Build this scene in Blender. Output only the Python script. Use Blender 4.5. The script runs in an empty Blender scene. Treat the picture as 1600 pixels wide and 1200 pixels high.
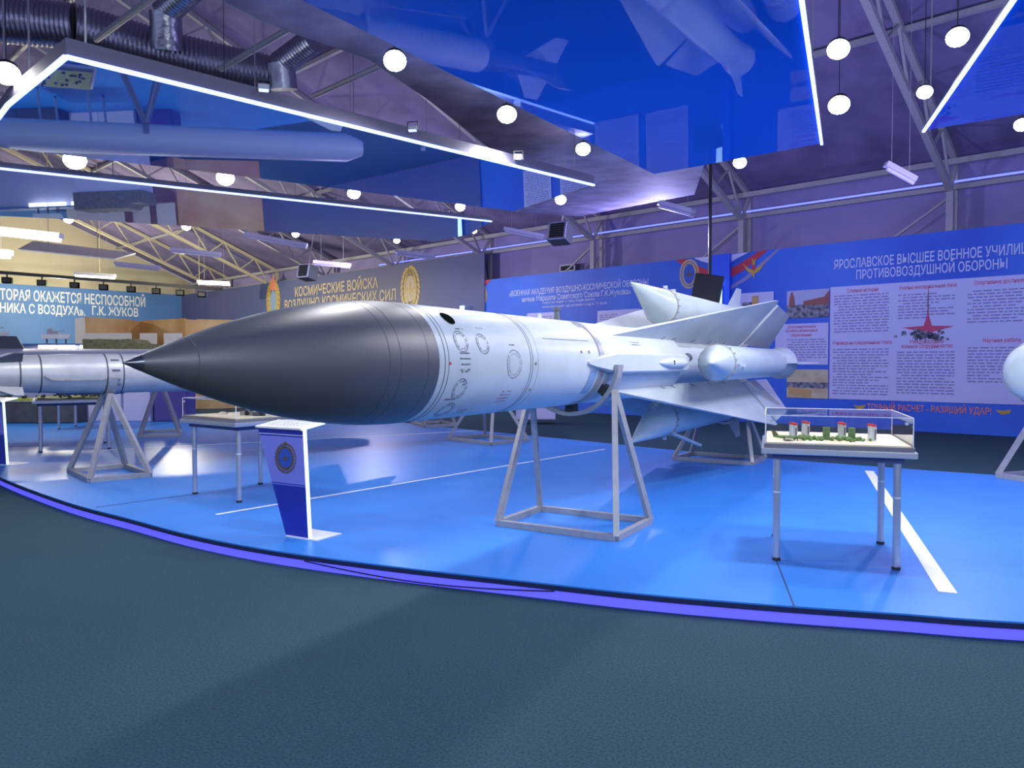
import bpy, bmesh, math, random
from math import sin, cos, tan, pi, radians, atan2, sqrt
from mathutils import Vector, Matrix
random.seed(7)
SC = bpy.context.scene
COL = SC.collection

# ------------------------------------------------------------------ camera
FPX, PITCH, CZ, DECK = 1180.0, radians(1.6), 1.83, 0.13
cam = bpy.data.cameras.new('camera')
cam.sensor_fit = 'HORIZONTAL'; cam.sensor_width = 36.0; cam.lens = 36.0 * FPX / 1600
cam.clip_start = 0.05; cam.clip_end = 300
co = bpy.data.objects.new('camera', cam); COL.objects.link(co)
co.location = (0, 0, CZ); co.rotation_euler = (pi / 2 - PITCH, 0, 0)
SC.camera = co
SC.view_settings.view_transform = 'Standard'; SC.view_settings.look = 'None'
SC.view_settings.gamma = 1.0; SC.view_settings.use_curve_mapping = False
SC.view_settings.exposure = 0.45
SC.cycles.max_bounces = 7; SC.cycles.diffuse_bounces = 3; SC.cycles.glossy_bounces = 3
SC.cycles.transparent_max_bounces = 12; SC.cycles.transmission_bounces = 6
SC.cycles.sample_clamp_indirect = 4.0

# ------------------------------------------------------------------ world (dim bluish ambience of the open hall behind)
W = bpy.data.worlds.new('hall_ambience'); SC.world = W; W.use_nodes = True
W.node_tree.nodes['Background'].inputs[0].default_value = (0.40, 0.50, 0.85, 1)
W.node_tree.nodes['Background'].inputs[1].default_value = 0.85
FLOOD_W = 128.0          # power of one hall floodlight
def add_fill(x, y, z, watts, col, r=.12):  # added point light without a fixture, brightens dark parts of the hall
    li = bpy.data.lights.new('fill_light', 'POINT'); li.energy = watts; li.color = col; li.shadow_soft_size = r
    o = bpy.data.objects.new('fill_light', li); COL.objects.link(o); o.location = (x, y, z)
for x, y, z, w, c in ((7.2, 12.5, 4.3, 260, (.50, .48, 1)), (3.5, 18.0, 4.8, 330, (.50, .48, 1)), (-5.0, 27.0, 5.0, 420, (.80, .74, 1)), (-2.6, .2, 3.85, 240, (.80, .92, 1)), (2.4, .2, 3.85, 240, (.80, .92, 1)), (0, -3.0, 3.7, 240, (.80, .92, 1)),
                      (-15.5, 35.0, 4.8, 1100, (1, .92, .70)), (-24.0, 40.0, 5.6, 1200, (1, .92, .66)), (-12.5, 18.5, 4.4, 260, (1, .94, .84)), (11.0, 8.0, 4.4, 220, (.50, .48, 1)), (-22.0, 26.0, 5.0, 350, (1, .94, .84))):
    add_fill(x, y, z, w, c)
LED_BLUE = (0.30, 0.42, 1.0)

# ------------------------------------------------------------------ geometry helpers
def ray(px, py):
    v = -(py - 600) / FPX
    return Vector(((px - 800) / FPX, cos(PITCH) + v * sin(PITCH), -sin(PITCH) + v * cos(PITCH)))
CAM = Vector((0, 0, CZ))
def at_z(px, py, z):
    d = ray(px, py); return CAM + d * ((z - CZ) / d.z)
def at_y(px, py, Y):
    d = ray(px, py); return CAM + d * (Y / d.y)
def at_plane(px, py, p0, n):
    d = ray(px, py); return CAM + d * ((Vector(p0) - CAM).dot(n) / d.dot(n))
BAZ = radians(43.1)
NW = Vector((sin(BAZ), cos(BAZ), 0))            # out through the right wall
WW = Vector((-cos(BAZ), sin(BAZ), 0))           # along the right wall, away from the camera
def hall(w, d, z): return WW * w + NW * d + Vector((0, 0, z))
def on_wall(px, py, d): return at_plane(px, py, NW * d, NW)
ROOF_S, EAVE_Z, WALL_D, RIDGE_D, FAR_W = 0.40, 7.2, 23.0, 2.0, 51.2
def roof_z(p):
    d = p.x * NW.x + p.y * NW.y
    return EAVE_Z + ROOF_S * (WALL_D - d) if d > RIDGE_D else EAVE_Z + ROOF_S * (WALL_D - RIDGE_D) - ROOF_S * (RIDGE_D - d)

class MB:
    def __init__(s): s.v = []; s.f = []
    def add(s, vs, fs):
        o = len(s.v); s.v += [tuple(v) for v in vs]; s.f += [tuple(i + o for i in f) for f in fs]; return s
    def hexa(s, a):   # 8 corners, bottom ring then top ring
        return s.add(a, [(3, 2, 1, 0), (4, 5, 6, 7), (0, 1, 5, 4), (1, 2, 6, 5), (2, 3, 7, 6), (3, 0, 4, 7)])
    def box(s, c, size, M=None):
        x, y, z = size[0] / 2, size[1] / 2, size[2] / 2
        a = [Vector(p) for p in ((-x, -y, -z), (x, -y, -z), (x, y, -z), (-x, y, -z), (-x, -y, z), (x, -y, z), (x, y, z), (-x, y, z))]
        if M is not None: a = [M @ p for p in a]
        return s.hexa([p + Vector(c) for p in a])
    def bar(s, p, q, w, h=None, up=(0, 0, 1)):
        p, q = Vector(p), Vector(q); h = h or w; d = (q - p).normalized(); u = Vector(up)
        if abs(d.dot(u)) > .98: u = Vector((1, 0, 0))
        a = d.cross(u).normalized() * w / 2; b = a.cross(d).normalized() * h / 2
        return s.hexa([p - a - b, p + a - b, p + a + b, p - a + b, q - a - b, q + a - b, q + a + b, q - a + b])
    def tube(s, p, q, r, n=12, r2=None, caps=True):
        p, q = Vector(p), Vector(q); return s.lathe([(0, r), ((q - p).length, r if r2 is None else r2)], p, q - p, n, caps)
    def lathe(s, prof, o, axis, n=24, caps=True):
        o = Vector(o); d = Vector(axis).normalized(); u = Vector((0, 0, 1))
        if abs(d.dot(u)) > .98: u = Vector((1, 0, 0))
        a = d.cross(u).normalized(); b = a.cross(d); k = len(s.v)
        for t, r in prof:
            for i in range(n):
                f = 2 * pi * i / n; s.v.append(tuple(o + d * t + (a * cos(f) + b * sin(f)) * r))
        for j in range(len(prof) - 1):
            for i in range(n):
                i2 = (i + 1) % n; s.f.append((k + j * n + i, k + j * n + i2, k + (j + 1) * n + i2, k + (j + 1) * n + i))
        if caps:
            s.f.append(tuple(k + i for i in range(n))[::-1]); s.f.append(tuple(k + (len(prof) - 1) * n + i for i in range(n)))
        return s
    def path(s, pts, r, n=8):
        for p, q in zip(pts[:-1], pts[1:]): s.tube(p, q, r, n)
        return s
    def prism(s, front, back):
        n = len(front); return s.add(list(front) + list(back), [tuple(range(n)), tuple(range(2 * n - 1, n - 1, -1))] + [(i, i + n, (i + 1) % n + n, (i + 1) % n) for i in range(n)])
    def quad(s, *p): return s.add(p, [tuple(range(len(p)))])
    def build(s, name, mat, parent=None, smooth=False, bevel=0, fix=True):
        me = bpy.data.meshes.new(name); me.from_pydata(s.v, [], s.f)
        if fix:
            bm = bmesh.new(); bm.from_mesh(me); bmesh.ops.recalc_face_normals(bm, faces=bm.faces); bm.to_mesh(me); bm.free()
        me.materials.append(mat)
        if smooth:
            me.shade_smooth(); me.set_sharp_from_angle(angle=radians(32))
        o = bpy.data.objects.new(name, me); COL.objects.link(o); o.parent = parent
        if bevel:
            b = o.modifiers.new('bevel', 'BEVEL'); b.width = bevel; b.segments = 2; b.limit_method = 'ANGLE'
        return o

def thing(name, label, cat, loc=(0, 0, 0), M=None, group=None):
    o = bpy.data.objects.new(name, None); COL.objects.link(o); o.empty_display_size = .2
    o.matrix_world = Matrix.Translation(Vector(loc)) @ (M.to_4x4() if M is not None else Matrix.Identity(4))
    return tag(o, label, cat, group)
def tag(o, label, cat, group=None, kind=None):
    o['label'] = label; o['category'] = cat
    if group: o['group'] = group
    if kind: o['kind'] = kind
    return o
def structure(o): o['kind'] = 'structure'; return o
def plabel(o, t): o['label'] = t; return o
def copy_tree(o, parent=None):
    c = o.copy(); COL.objects.link(c)
    if parent is not None: c.parent = parent
    for ch in list(o.children): copy_tree(ch, c)
    return c
def frame(X, Y):   # rotation whose columns are X, Y, X x Y
    X = Vector(X).normalized(); Y = Vector(Y).normalized(); Z = X.cross(Y); return Matrix((X, Y, Z)).transposed()
RZ = lambda a: Matrix.Rotation(a, 3, 'Z')

# ------------------------------------------------------------------ materials
def mat(name, col, rough=.5, metal=0, spec=.5, noise=0, nscale=20, col2=None, bump=0, coat=0):
    m = bpy.data.materials.new(name); m.use_nodes = True; nt = m.node_tree; b = nt.nodes['Principled BSDF']
    b.inputs['Base Color'].default_value = (*col, 1); b.inputs['Roughness'].default_value = rough
    b.inputs['Metallic'].default_value = metal; b.inputs['Specular IOR Level'].default_value = spec
    if coat: b.inputs['Coat Weight'].default_value = coat; b.inputs['Coat Roughness'].default_value = .08
    if noise or col2 or bump:
        tc = nt.nodes.new('ShaderNodeTexCoord'); n = nt.nodes.new('ShaderNodeTexNoise'); n.inputs['Scale'].default_value = nscale
        n.inputs['Detail'].default_value = 4; nt.links.new(tc.outputs['Object'], n.inputs['Vector'])
        if noise or col2:
            r = nt.nodes.new('ShaderNodeValToRGB'); c2 = col2 or tuple(c * (1 - noise) for c in col)
            r.color_ramp.elements[0].color = (*c2, 1); r.color_ramp.elements[1].color = (*col, 1)
            r.color_ramp.elements[0].position = .35; r.color_ramp.elements[1].position = .65
            nt.links.new(n.outputs['Fac'], r.inputs[0]); nt.links.new(r.outputs[0], b.inputs['Base Color'])
        if bump:
            k = nt.nodes.new('ShaderNodeBump'); k.inputs['Strength'].default_value = bump; k.inputs['Distance'].default_value = .01
            nt.links.new(n.outputs['Fac'], k.inputs['Height']); nt.links.new(k.outputs[0], b.inputs['Normal'])
    return m
def emit(name, col, s):
    m = mat(name, col, .4); b = m.node_tree.nodes['Principled BSDF']
    b.inputs['Emission Color'].default_value = (*col, 1); b.inputs['Emission Strength'].default_value = s; return m
def glass(name):
    m = bpy.data.materials.new(name); m.use_nodes = True; nt = m.node_tree; nt.nodes.remove(nt.nodes['Principled BSDF'])
    t = nt.nodes.new('ShaderNodeBsdfTransparent'); t.inputs[0].default_value = (.93, .96, .97, 1)
    g = nt.nodes.new('ShaderNodeBsdfGlossy'); g.inputs['Roughness'].default_value = .02
    f = nt.nodes.new('ShaderNodeFresnel'); f.inputs[0].default_value = 1.45; mx = nt.nodes.new('ShaderNodeMixShader')
    nt.links.new(f.outputs[0], mx.inputs[0]); nt.links.new(t.outputs[0], mx.inputs[1]); nt.links.new(g.outputs[0], mx.inputs[2])
    nt.links.new(mx.outputs[0], nt.nodes['Material Output'].inputs[0]); return m
M = {}
M['carpet'] = mat('carpet', (.045, .090, .114), .95, spec=.1, col2=(.027, .057, .075), nscale=70, bump=.3)
M['deck'] = mat('deck_vinyl', (.035, .21, .68), .40, spec=.28, col2=(.042, .235, .72), nscale=1.2)
M['deck_edge'] = mat('deck_edge', (.012, .02, .09), .4)
M['plinth_led'] = emit('plinth_led', (.09, .085, 1.0), .85)
M['line'] = mat('line_white', (.85, .87, .9), .45)
M['seam'] = mat('seam', (.015, .05, .16), .6)
M['roof'] = mat('roof_fabric', (.23, .19, .38), .8, col2=(.15, .125, .26), nscale=.9)
M['mottle'] = mat('mottled_sheet', (.36, .32, .50), .75, col2=(.20, .175, .31), nscale=2.2)
M['wallfab'] = mat('wall_fabric', (.30, .26, .50), .8, noise=.12, nscale=.6)
M['farwall'] = mat('far_wall', (.62, .56, .40), .8, noise=.1, nscale=.5)
M['farbanner'] = mat('far_banner', (.10, .25, .58), .6, noise=.15, nscale=.4)
M['spacebanner'] = mat('space_banner', (.085, .085, .21), .5, col2=(.05, .085, .24), nscale=.15)
M['banner'] = mat('banner_blue', (.022, .10, .66), .5, col2=(.03, .16, .78), nscale=.35)
M['pillar'] = mat('pillar_blue', (.02, .10, .80), .5)
M['panelwhite'] = mat('panel_white', (.55, .57, .92), .5)
M['txt_pale'] = mat('pale_lettering', (.58, .66, .95), .5)
M['txt_white'] = mat('white_lettering', (.82, .84, .86), .5)
M['txt_gold'] = mat('gold_lettering', (.55, .44, .26), .45)
M['txt_red'] = mat('red_lettering', (.55, .06, .16), .5)
M['txt_orange'] = mat('orange_lettering', (.85, .26, .16), .5)
M['txt_body'] = mat('body_text', (.24, .24, .50), .6)
M['gold'] = mat('gold_emblem', (.62, .42, .08), .4, noise=.3, nscale=25)
M['bronze'] = mat('bronze_emblem', (.17, .12, .025), .5, noise=.4, nscale=40)
M['flagred'] = mat('flag_red', (.50, .03, .07), .5)
M['flagblue'] = mat('flag_blue', (.03, .10, .55), .5)
M['flagwhite'] = mat('flag_white', (.62, .64, .9), .5)
M['mwhite'] = mat('missile_paint', (.56, .60, .63), .36, spec=.42, col2=(.50, .54, .57), nscale=3)
M['mwing'] = mat('wing_paint', (.50, .54, .57), .42, col2=(.43, .47, .50), nscale=2.2)
M['mboost'] = mat('booster_paint', (.50, .57, .59), .38, col2=(.45, .52, .54), nscale=3)
M['radome'] = mat('radome_grey', (.062, .062, .065), .46, spec=1.0)
M['tip'] = mat('tip_metal', (.12, .12, .14), .28, metal=.8)
M['ink'] = mat('stencil_ink', (.06, .065, .08), .6)
M['inkred'] = mat('stencil_red', (.45, .06, .08), .6)
M['hole'] = mat('dark_port', (.006, .008, .006), 1, spec=0)
M['plate'] = mat('bluegrey_plate', (.22, .34, .52), .4)
M['strap'] = mat('strap_metal', (.42, .41, .40), .4, metal=.3, noise=.3, nscale=15)
M['steel'] = mat('grey_steel_paint', (.40, .39, .41), .42, metal=.25, noise=.12, nscale=12)
M['rubber'] = mat('black_rubber', (.02, .02, .024), .6)
M['alu'] = mat('aluminium', (.52, .53, .60), .30, metal=.65)
M['apron'] = mat('table_apron', (.03, .05, .16), .4)
M['greyband'] = mat('case_base_grey', (.16, .16, .19), .5)
M['glass'] = glass('case_glass')
M['sand'] = mat('sand', (.72, .56, .38), .9, col2=(.8, .72, .6), nscale=9, bump=.4)
M['green'] = mat('camo_green', (.16, .26, .08), .7, noise=.4, nscale=30)
M['white'] = mat('white_paint', (.80, .81, .84), .4)
M['red'] = mat('red_paint', (.72, .05, .04), .4)
M['khaki'] = mat('khaki_tarp', (.22, .21, .10), .8, noise=.4, nscale=8)
M['lgrey'] = mat('missile_grey', (.48, .49, .51), .38, spec=.45, metal=.15, noise=.15, nscale=4)
M['dgrey'] = mat('fin_dark', (.10, .11, .13), .5)
M['lectern'] = mat('lectern_lilac', (.23, .25, .82), .45)
M['lectern_navy'] = mat('lectern_navy', (.015, .03, .40), .45)
M['edge_led'] = emit('lectern_edge_light', (.55, .85, 1.0), 1.1)
M['led'] = emit('led_tube', (.30, .44, 1.0), 2.3)
M['eave_led'] = emit('eave_led', (.16, .2, 1.0), 1.2)
M['lens'] = emit('floodlight_lens', (1, .98, .90), 40)
M['redled'] = emit('red_led', (1, .05, .08), 8)
M['tube_on'] = emit('lit_tube', (1, .95, .82), 5)
M['tube_off'] = mat('unlit_tube', (.55, .50, .72), .4)
M['black'] = mat('black_plastic', (.012, .013, .02), .4)
M['fascia'] = mat('panel_fascia', (.11, .10, .16), .6)
M['truss'] = mat('truss_paint', (.40, .38, .42), .5, noise=.1)
M['truss_far'] = mat('truss_cream', (.60, .55, .36), .5)
M['duct'] = mat('foil_duct', (.42, .40, .46), .28, metal=.9, bump=.6, nscale=14)
M['orange'] = mat('orange_panel', (.84, .58, .24), .7, col2=(.66, .34, .10), nscale=.7)
M['paper'] = mat('poster_paper', (.80, .76, .70), .6)
M['cabinet'] = mat('cabinet_white', (.62, .62, .86), .4)
M['cabinet_p'] = mat('cabinet_purple', (.10, .08, .33), .4)
M['slate'] = mat('slate_panel', (.10, .10, .11), .6, noise=.3, nscale=5)
M['lime'] = mat('model_lime', (.50, .62, .10), .7, noise=.5, nscale=20)
M['lightboard'] = emit('white_lightboard', (1, .97, .9), 3.0)
M['photo_a'] = mat('photo_parade', (.04, .05, .10), .6, col2=(.30, .32, .40), nscale=9)
M['photo_sky'] = mat('photo_sky', (.42, .46, .75), .6)
M['photo_brick'] = mat('photo_brick', (.30, .10, .10), .6)
M['photo_hall'] = mat('photo_hall', (.50, .40, .26), .6, col2=(.62, .55, .42), nscale=3)
M['photo_wood'] = mat('photo_wood', (.55, .36, .16), .6)
def mirror_panel():
    m = bpy.data.materials.new('gloss_stretch_ceiling'); m.use_nodes = True; nt = m.node_tree
    nt.nodes.remove(nt.nodes['Principled BSDF'])
    d = nt.nodes.new('ShaderNodeBsdfDiffuse'); d.inputs[0].default_value = (.010, .13, .74, 1)
    g = nt.nodes.new('ShaderNodeBsdfGlossy'); g.inputs[0].default_value = (.75, .88, 1, 1); g.inputs['Roughness'].default_value = .015
    f = nt.nodes.new('ShaderNodeFresnel'); f.inputs[0].default_value = 1.5
    mx = nt.nodes.new('ShaderNodeMixShader'); k = nt.nodes.new('ShaderNodeMath'); k.operation = 'MULTIPLY'; k.inputs[1].default_value = .65
    nt.links.new(f.outputs[0], k.inputs[0]); nt.links.new(k.outputs[0], mx.inputs[0]); nt.links.new(d.outputs[0], mx.inputs[1])
    nt.links.new(g.outputs[0], mx.inputs[2]); nt.links.new(mx.outputs[0], nt.nodes['Material Output'].inputs[0]); return m
M['mirror'] = mirror_panel()

# ------------------------------------------------------------------ lettering
CAP = .729
def text_mesh(body, x0, x1, y0, h, z=.006, bold=.012, shear=0):
    cu = bpy.data.curves.new('lettering', 'FONT'); cu.body = body; cu.size = 1; cu.offset = bold; cu.resolution_u = 2; cu.shear = shear
    o = bpy.data.objects.new('lettering', cu); COL.objects.link(o)
    dg = bpy.context.evaluated_depsgraph_get(); me = bpy.data.meshes.new_from_object(o.evaluated_get(dg))
    vs = [v.co.copy() for v in me.vertices]; fs = [tuple(p.vertices) for p in me.polygons]
    bpy.data.objects.remove(o); bpy.data.curves.remove(cu); bpy.data.meshes.remove(me)
    a, b = min(v.x for v in vs), max(v.x for v in vs); k = h / CAP
    return [((v.x - a) / (b - a) * (x1 - x0) + x0, v.y * k + y0, z) for v in vs], fs
v_, f_ = text_mesh('Н', 0, 1, 0, .729, 0, 0); CAP = max(q[1] for q in v_)          # measured cap height
def lettering(parent, name, body, x0, x1, y0, h, m, z=.006, bold=.012):
    v, f = text_mesh(body, x0, x1, y0, h, z, bold); b = MB(); b.add(v, f); return b.build(name, m, parent, fix=False)
def text_rows(parent, name, x0, x1, y0, y1, m, pitch=.085, z=.006, last=.6):
    b = MB(); y = y1 - pitch
    while y > y0:
        x = x0 + (random.random() < .15) * .12; end = x1 if random.random() > .12 else x0 + (x1 - x0) * random.uniform(.4, .9)
        while x < end - .03:
            w = min(random.uniform(.05, .22), end - x); b.quad((x, y, z), (x + w, y, z), (x + w, y + pitch * .42, z), (x, y + pitch * .42, z)); x += w + .035
        y -= pitch
    return b.build(name, m, parent, fix=False)
def rect(parent, name, x0, x1, y0, y1, m, z=.004, t=0):
    b = MB()
    if t: b.box(((x0 + x1) / 2, (y0 + y1) / 2, z + t / 2), (x1 - x0, y1 - y0, t))
    else: b.quad((x0, y0, z), (x1, y0, z), (x1, y1, z), (x0, y1, z))
    return b.build(name, m, parent, fix=bool(t))
def poly(parent, name, pts, m, z=.005):
    return MB().quad(*[(x, y, z) for x, y in pts]).build(name, m, parent, fix=False)
def wreath(parent, name, cx, cy, rx, ry, m, n=26, lw=.2, z=.008):
    b = MB()
    for i in range(n):
        a = pi / 2 + 2 * pi * i / n; c = Vector((cx + rx * cos(a), cy + ry * sin(a), z)); t = Vector((-rx * sin(a), ry * cos(a), 0)).normalized()
        if cos(a) > 0: t = -t
        nn = Vector((-t.y, t.x, 0)); L = 1.5 * 2 * pi * max(rx, ry) / n
        for sgn in (-1, 1):
            q = c + nn * sgn * lw * rx * .45; d = (t + nn * sgn * .5).normalized(); e = Vector((-d.y, d.x, 0))
            b.quad(q - d * L * .5, q + e * L * .25, q + d * L * .6, q - e * L * .25)
    return b.build(name, m, parent, fix=False)
def disc(parent, name, cx, cy, rx, ry, m, z=.006, n=28):
    return MB().quad(*[(cx + rx * cos(2 * pi * i / n), cy + ry * sin(2 * pi * i / n), z) for i in range(n)]).build(name, m, parent, fix=False)
def wings(parent, name, cx, cy, w, h, m, z=.012):
    b = MB()
    for s in (-1, 1):
        b.quad(*[(cx + s * x * w, cy + y * h, z) for x, y in ((.06, -.2), (.5, .0), (1, .42), (.75, -.05), (.5, -.35), (.2, -.5))])
    b.quad(*[(cx + x * w, cy + y * h, z + .001) for x, y in ((0, -1), (.16, -.3), (.12, .4), (.2, .8), (0, .6), (-.2, .8), (-.12, .4), (-.16, -.3))])
    return b.build(name, m, parent, fix=False)

# ================================================================== SETTING
structure(MB().quad((-45, -8, 0), (35, -8, 0), (35, 62, 0), (-45, 62, 0)).build('floor', M['carpet'], fix=False))
# right wall (fabric) and far gable wall
def wall_quad(name, w0, w1, d, z0, z1, m):
    return structure(MB().prism([hall(w0, d, z0), hall(w1, d, z0), hall(w1, d, z1), hall(w0, d, z1)],
                                [hall(w0, d + .1, z0), hall(w1, d + .1, z0), hall(w1, d + .1, z1), hall(w0, d + .1, z1)]).build(name, m))
wall_quad('wall_right', -14, FAR_W, WALL_D, 0, EAVE_Z + .1, M['wallfab'])
ff = [(WALL_D, 0), (WALL_D, EAVE_Z), (RIDGE_D, EAVE_Z + ROOF_S * (WALL_D - RIDGE_D)), (-19, EAVE_Z), (-19, 0)]
structure(MB().prism([hall(FAR_W, d, z) for d, z in ff], [hall(FAR_W + .1, d, z) for d, z in ff]).build('wall_far', M['farwall']))
rz = EAVE_Z + ROOF_S * (WALL_D - RIDGE_D)
structure(MB().quad(hall(-14, WALL_D + .3, EAVE_Z - .1), hall(FAR_W, WALL_D + .3, EAVE_Z - .1), hall(FAR_W, RIDGE_D, rz), hall(-14, RIDGE_D, rz))
          .quad(hall(-14, RIDGE_D, rz), hall(FAR_W, RIDGE_D, rz), hall(FAR_W, -19.3, EAVE_Z - .1), hall(-14, -19.3, EAVE_Z - .1)).build('ceiling', M['roof'], fix=False))

# eave rails along the right wall
for i, (d, z, sz, mt) in enumerate(((22.55, 7.12, .15, 'truss'), (22.62, 6.46, .13, 'truss'), (22.58, 6.60, .05, 'eave_led'))):
    structure(MB().bar(hall(-14, d, z), hall(30 if mt == 'eave_led' else FAR_W, d, z), sz).build('trim_%d' % (i + 1), M[mt]))

# ================================================================== EXHIBITION PLATFORM
front = [(-17, 22.5), (-13.2, 17.6), (-10.2, 13.9), (-7.65, 11.23), (-5.51, 9.25), (-4.2, 8.22), (-3.16, 7.42), (-2.2, 6.83), (-1.08, 6.31), (0, 5.89), (.94, 5.53), (1.8, 5.28), (2.61, 5.09), (3.36, 4.91), (5.2, 4.62), (7.5, 4.35), (10, 4.2)]
def smooth_curve(p, n=6):
    out = []
    for i in range(len(p) - 1):
        a, b, c, d = (Vector(p[max(i - 1, 0)]), Vector(p[i]), Vector(p[i + 1]), Vector(p[min(i + 2, len(p) - 1)]))
        for k in range(n):
            t = k / n; out.append(.5 * ((2 * b) + (c - a) * t + (2 * a - 5 * b + 4 * c - d) * t * t + (3 * b - a - 3 * c + d) * t ** 3))
    return out + [Vector(p[-1])]
fc = smooth_curve(front)
back = [(12.5, 9.2), (7.65, 11.23), (6.58, 11.91), (4.79, 13.25), (3.02, 14.83), (1.97, 16.02), (-1.87, 20.04), (-5, 23.6), (-9, 25.2), (-15, 25.5)]
outline = [tuple(p) for p in fc] + back
P = thing('exhibition_platform', 'low bright blue curved display platform with dark edge and glowing blue plinth on the carpet', 'platform', (0, 0, 0))
n = len(outline)
def inset(pts, d):
    out = []
    for i, p in enumerate(pts):
        a, b = Vector(pts[i - 1]), Vector(pts[(i + 1) % len(pts)]); t = (b - a).normalized(); out.append(tuple(Vector(p) + Vector((-t.y, t.x)) * d))
    return out
MB().prism([(x, y, DECK) for x, y in outline], [(x, y, DECK - .012) for x, y in outline]).build('deck_surface', M['deck'], P)
MB().prism([(x, y, DECK - .0125) for x, y in inset(outline, -.004)], [(x, y, DECK - .05) for x, y in inset(outline, -.004)]).build('deck_edge', M['deck_edge'], P)
ins = inset(outline, .018)
MB().prism([(x, y, DECK - .051) for x, y in ins], [(x, y, .001) for x, y in ins]).build('lit_plinth', M['plinth_led'], P)
def strip(name, px0, px1, w, m, hgt=.003):
    a, b = at_z(*px0, DECK), at_z(*px1, DECK); a.z = b.z = DECK + hgt / 2 + .0005
    return MB().bar(a, b, w, hgt).build(name, M[m], P)
strip('line_marking', (338, 804), (945, 702), .055, 'line'); strip('line_marking', (150, 704), (745, 673), .05, 'line')
a, b = at_z(1358, 736, DECK), at_z(1481, 926, DECK); a.z = b.z = DECK + .002
MB().bar(a, b, .125, .003).build('line_marking', M['line'], P)
strip('seam', (150, 793), (312, 771), .014, 'seam'); strip('seam', (1213, 876), (1242, 950), .012, 'seam'); strip('seam', (0, 699), (74, 696), .02, 'seam')
# low cable drooping against the plinth
cb = []
for k in range(15):
    p = Vector(at_z(235 + k * 11, 828 + k * 3.2 + 6 * sin(k / 14 * pi), 0)); q = min(fc, key=lambda f: (f - p.xy).length)
    t = q; cb.append((t.x + .02 - k * .0, t.y - .03, .07 - .05 * sin(k / 14 * pi)))
pts = []
for k in range(13):
    f = fc[44 + k]; t = (fc[45 + k] - fc[43 + k]).normalized(); nn = Vector((t.y, -t.x)); q = f + nn * .004
    pts.append((q.x, q.y, .075 - .055 * sin(k / 12 * pi)))
tag(MB().path(pts, .006, 6).build('cable', M['black'], smooth=True), 'thin black cable drooping along the glowing platform edge', 'cable')

# ================================================================== STANDS
def make_stand(label, base, tops, axis_c, axis_dir, R, mt='steel', leg=.062, group=None, arc=(-185, 5), gap=.008, pads=None, wd=.06):
    """base: four ground corners A,B,C,D ; legs A,D go to tops[0], B,C to tops[1]"""
    c = sum((Vector(b) for b in base), Vector()) / 4
    o = thing('missile_stand', label, 'stand', c, group=group); L = lambda p: Vector(p) - c
    A = [L(b) for b in base]; h = Vector((0, 0, leg / 2 + .001))
    for i in range(4): MB().bar(A[i] + h, A[(i + 1) % 4] + h, leg).build('base_rail', M[mt], o)
    for i, t in enumerate((0, 1, 1, 0)): MB().bar(A[i] + h * 1.2, L(tops[t]), leg * .95).build('leg', M[mt], o)
    ax = Vector(axis_dir).normalized(); side = ax.cross(Vector((0, 0, 1))).normalized(); m = MB()
    a0, a1 = radians(arc[0]), radians(arc[1]); K = 26; ring = []
    for k in range(K + 1):
        f = a0 + (a1 - a0) * k / K; ring.append([L(axis_c) + (side * cos(f) + Vector((0, 0, 1)) * sin(f)) * r + ax * s for r, s in ((R + gap, -wd), (R + gap + .042, -wd), (R + gap + .042, wd), (R + gap, wd))])
    for k in range(K): m.hexa(ring[k] + ring[k + 1])
    m.build('cradle', M[mt], o)
    for p0, p1 in (pads or [(arc[0] * .88 + arc[1] * .12, arc[0] * .12 + arc[1] * .88)]):
        m = MB(); ring = []; K = max(4, int(abs(p1 - p0) / 6))
        for k in range(K + 1):
            f = radians(p0 + (p1 - p0) * k / K); ring.append([L(axis_c) + (side * cos(f) + Vector((0, 0, 1)) * sin(f)) * r + ax * s for r, s in ((R + .002, -wd * 1.1), (R + gap - .001, -wd * 1.1), (R + gap - .001, wd * 1.1), (R + .002, wd * 1.1))])
        for k in range(K): m.hexa(ring[k] + ring[k + 1])
        m.build('cradle_pad', M['rubber'], o)
    return o

# ================================================================== MAIN MISSILE
TH = radians(30.5); DD = 3.47
U = Vector((sin(TH), cos(TH), 0)); N = Vector((-cos(TH), sin(TH), 0)); AX0 = N * DD + Vector((0, 0, CZ)); SREF = 8.0
def mw(s, out, up): return AX0 + U * s - N * out + Vector((0, 0, up))
def ml(s, out, up): return Vector((s - SREF, -out, up + CZ - DECK))
root = AX0 + U * SREF; root.z = DECK
MS = thing('main_missile', 'large pale grey missile with dark pointed nose cone on the central stand', 'missile', root, frame(U, N))
R0, S0, S1 = .43, 2.186, 4.19
def pol(s, r, f): return ml(s, r * cos(f), r * sin(f))
def mlathe(prof, name, m, n=64, out=0, up=0, caps=True, par=None):
    b = MB(); b.lathe([(s - prof[0][0], r) for s, r in prof], ml(prof[0][0], out, up), (1, 0, 0), n, caps); return b.build(name, m, par or MS, smooth=True)
og = lambda t: R0 * (1 - (1 - t) ** 2)
tt = .045
radome = mlathe([(S0 + (S1 - S0) * t, og(t)) for t in [tt + (1 - tt) * i / 40 for i in range(41)]], 'radome', M['radome'], 80)
plabel(radome, 'dark grey tapered nose cone')
mlathe([(S0, .002), (S0 + .02, .010)] + [(S0 + (S1 - S0) * tt * k, og(tt * k) + .0012) for k in (.5, .75, 1.0)], 'nose_tip', M['tip'], 32)
def ring(s, r, w, m, name='seam', par=None, n=80, h=.0016):
    return mlathe([(s - w / 2, r), (s - w / 2, r + h), (s + w / 2, r + h), (s + w / 2, r)], name, m, n, caps=False, par=par)
def rad_at(s): return og((s - S0) / (S1 - S0)) if s < S1 else R0
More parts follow.
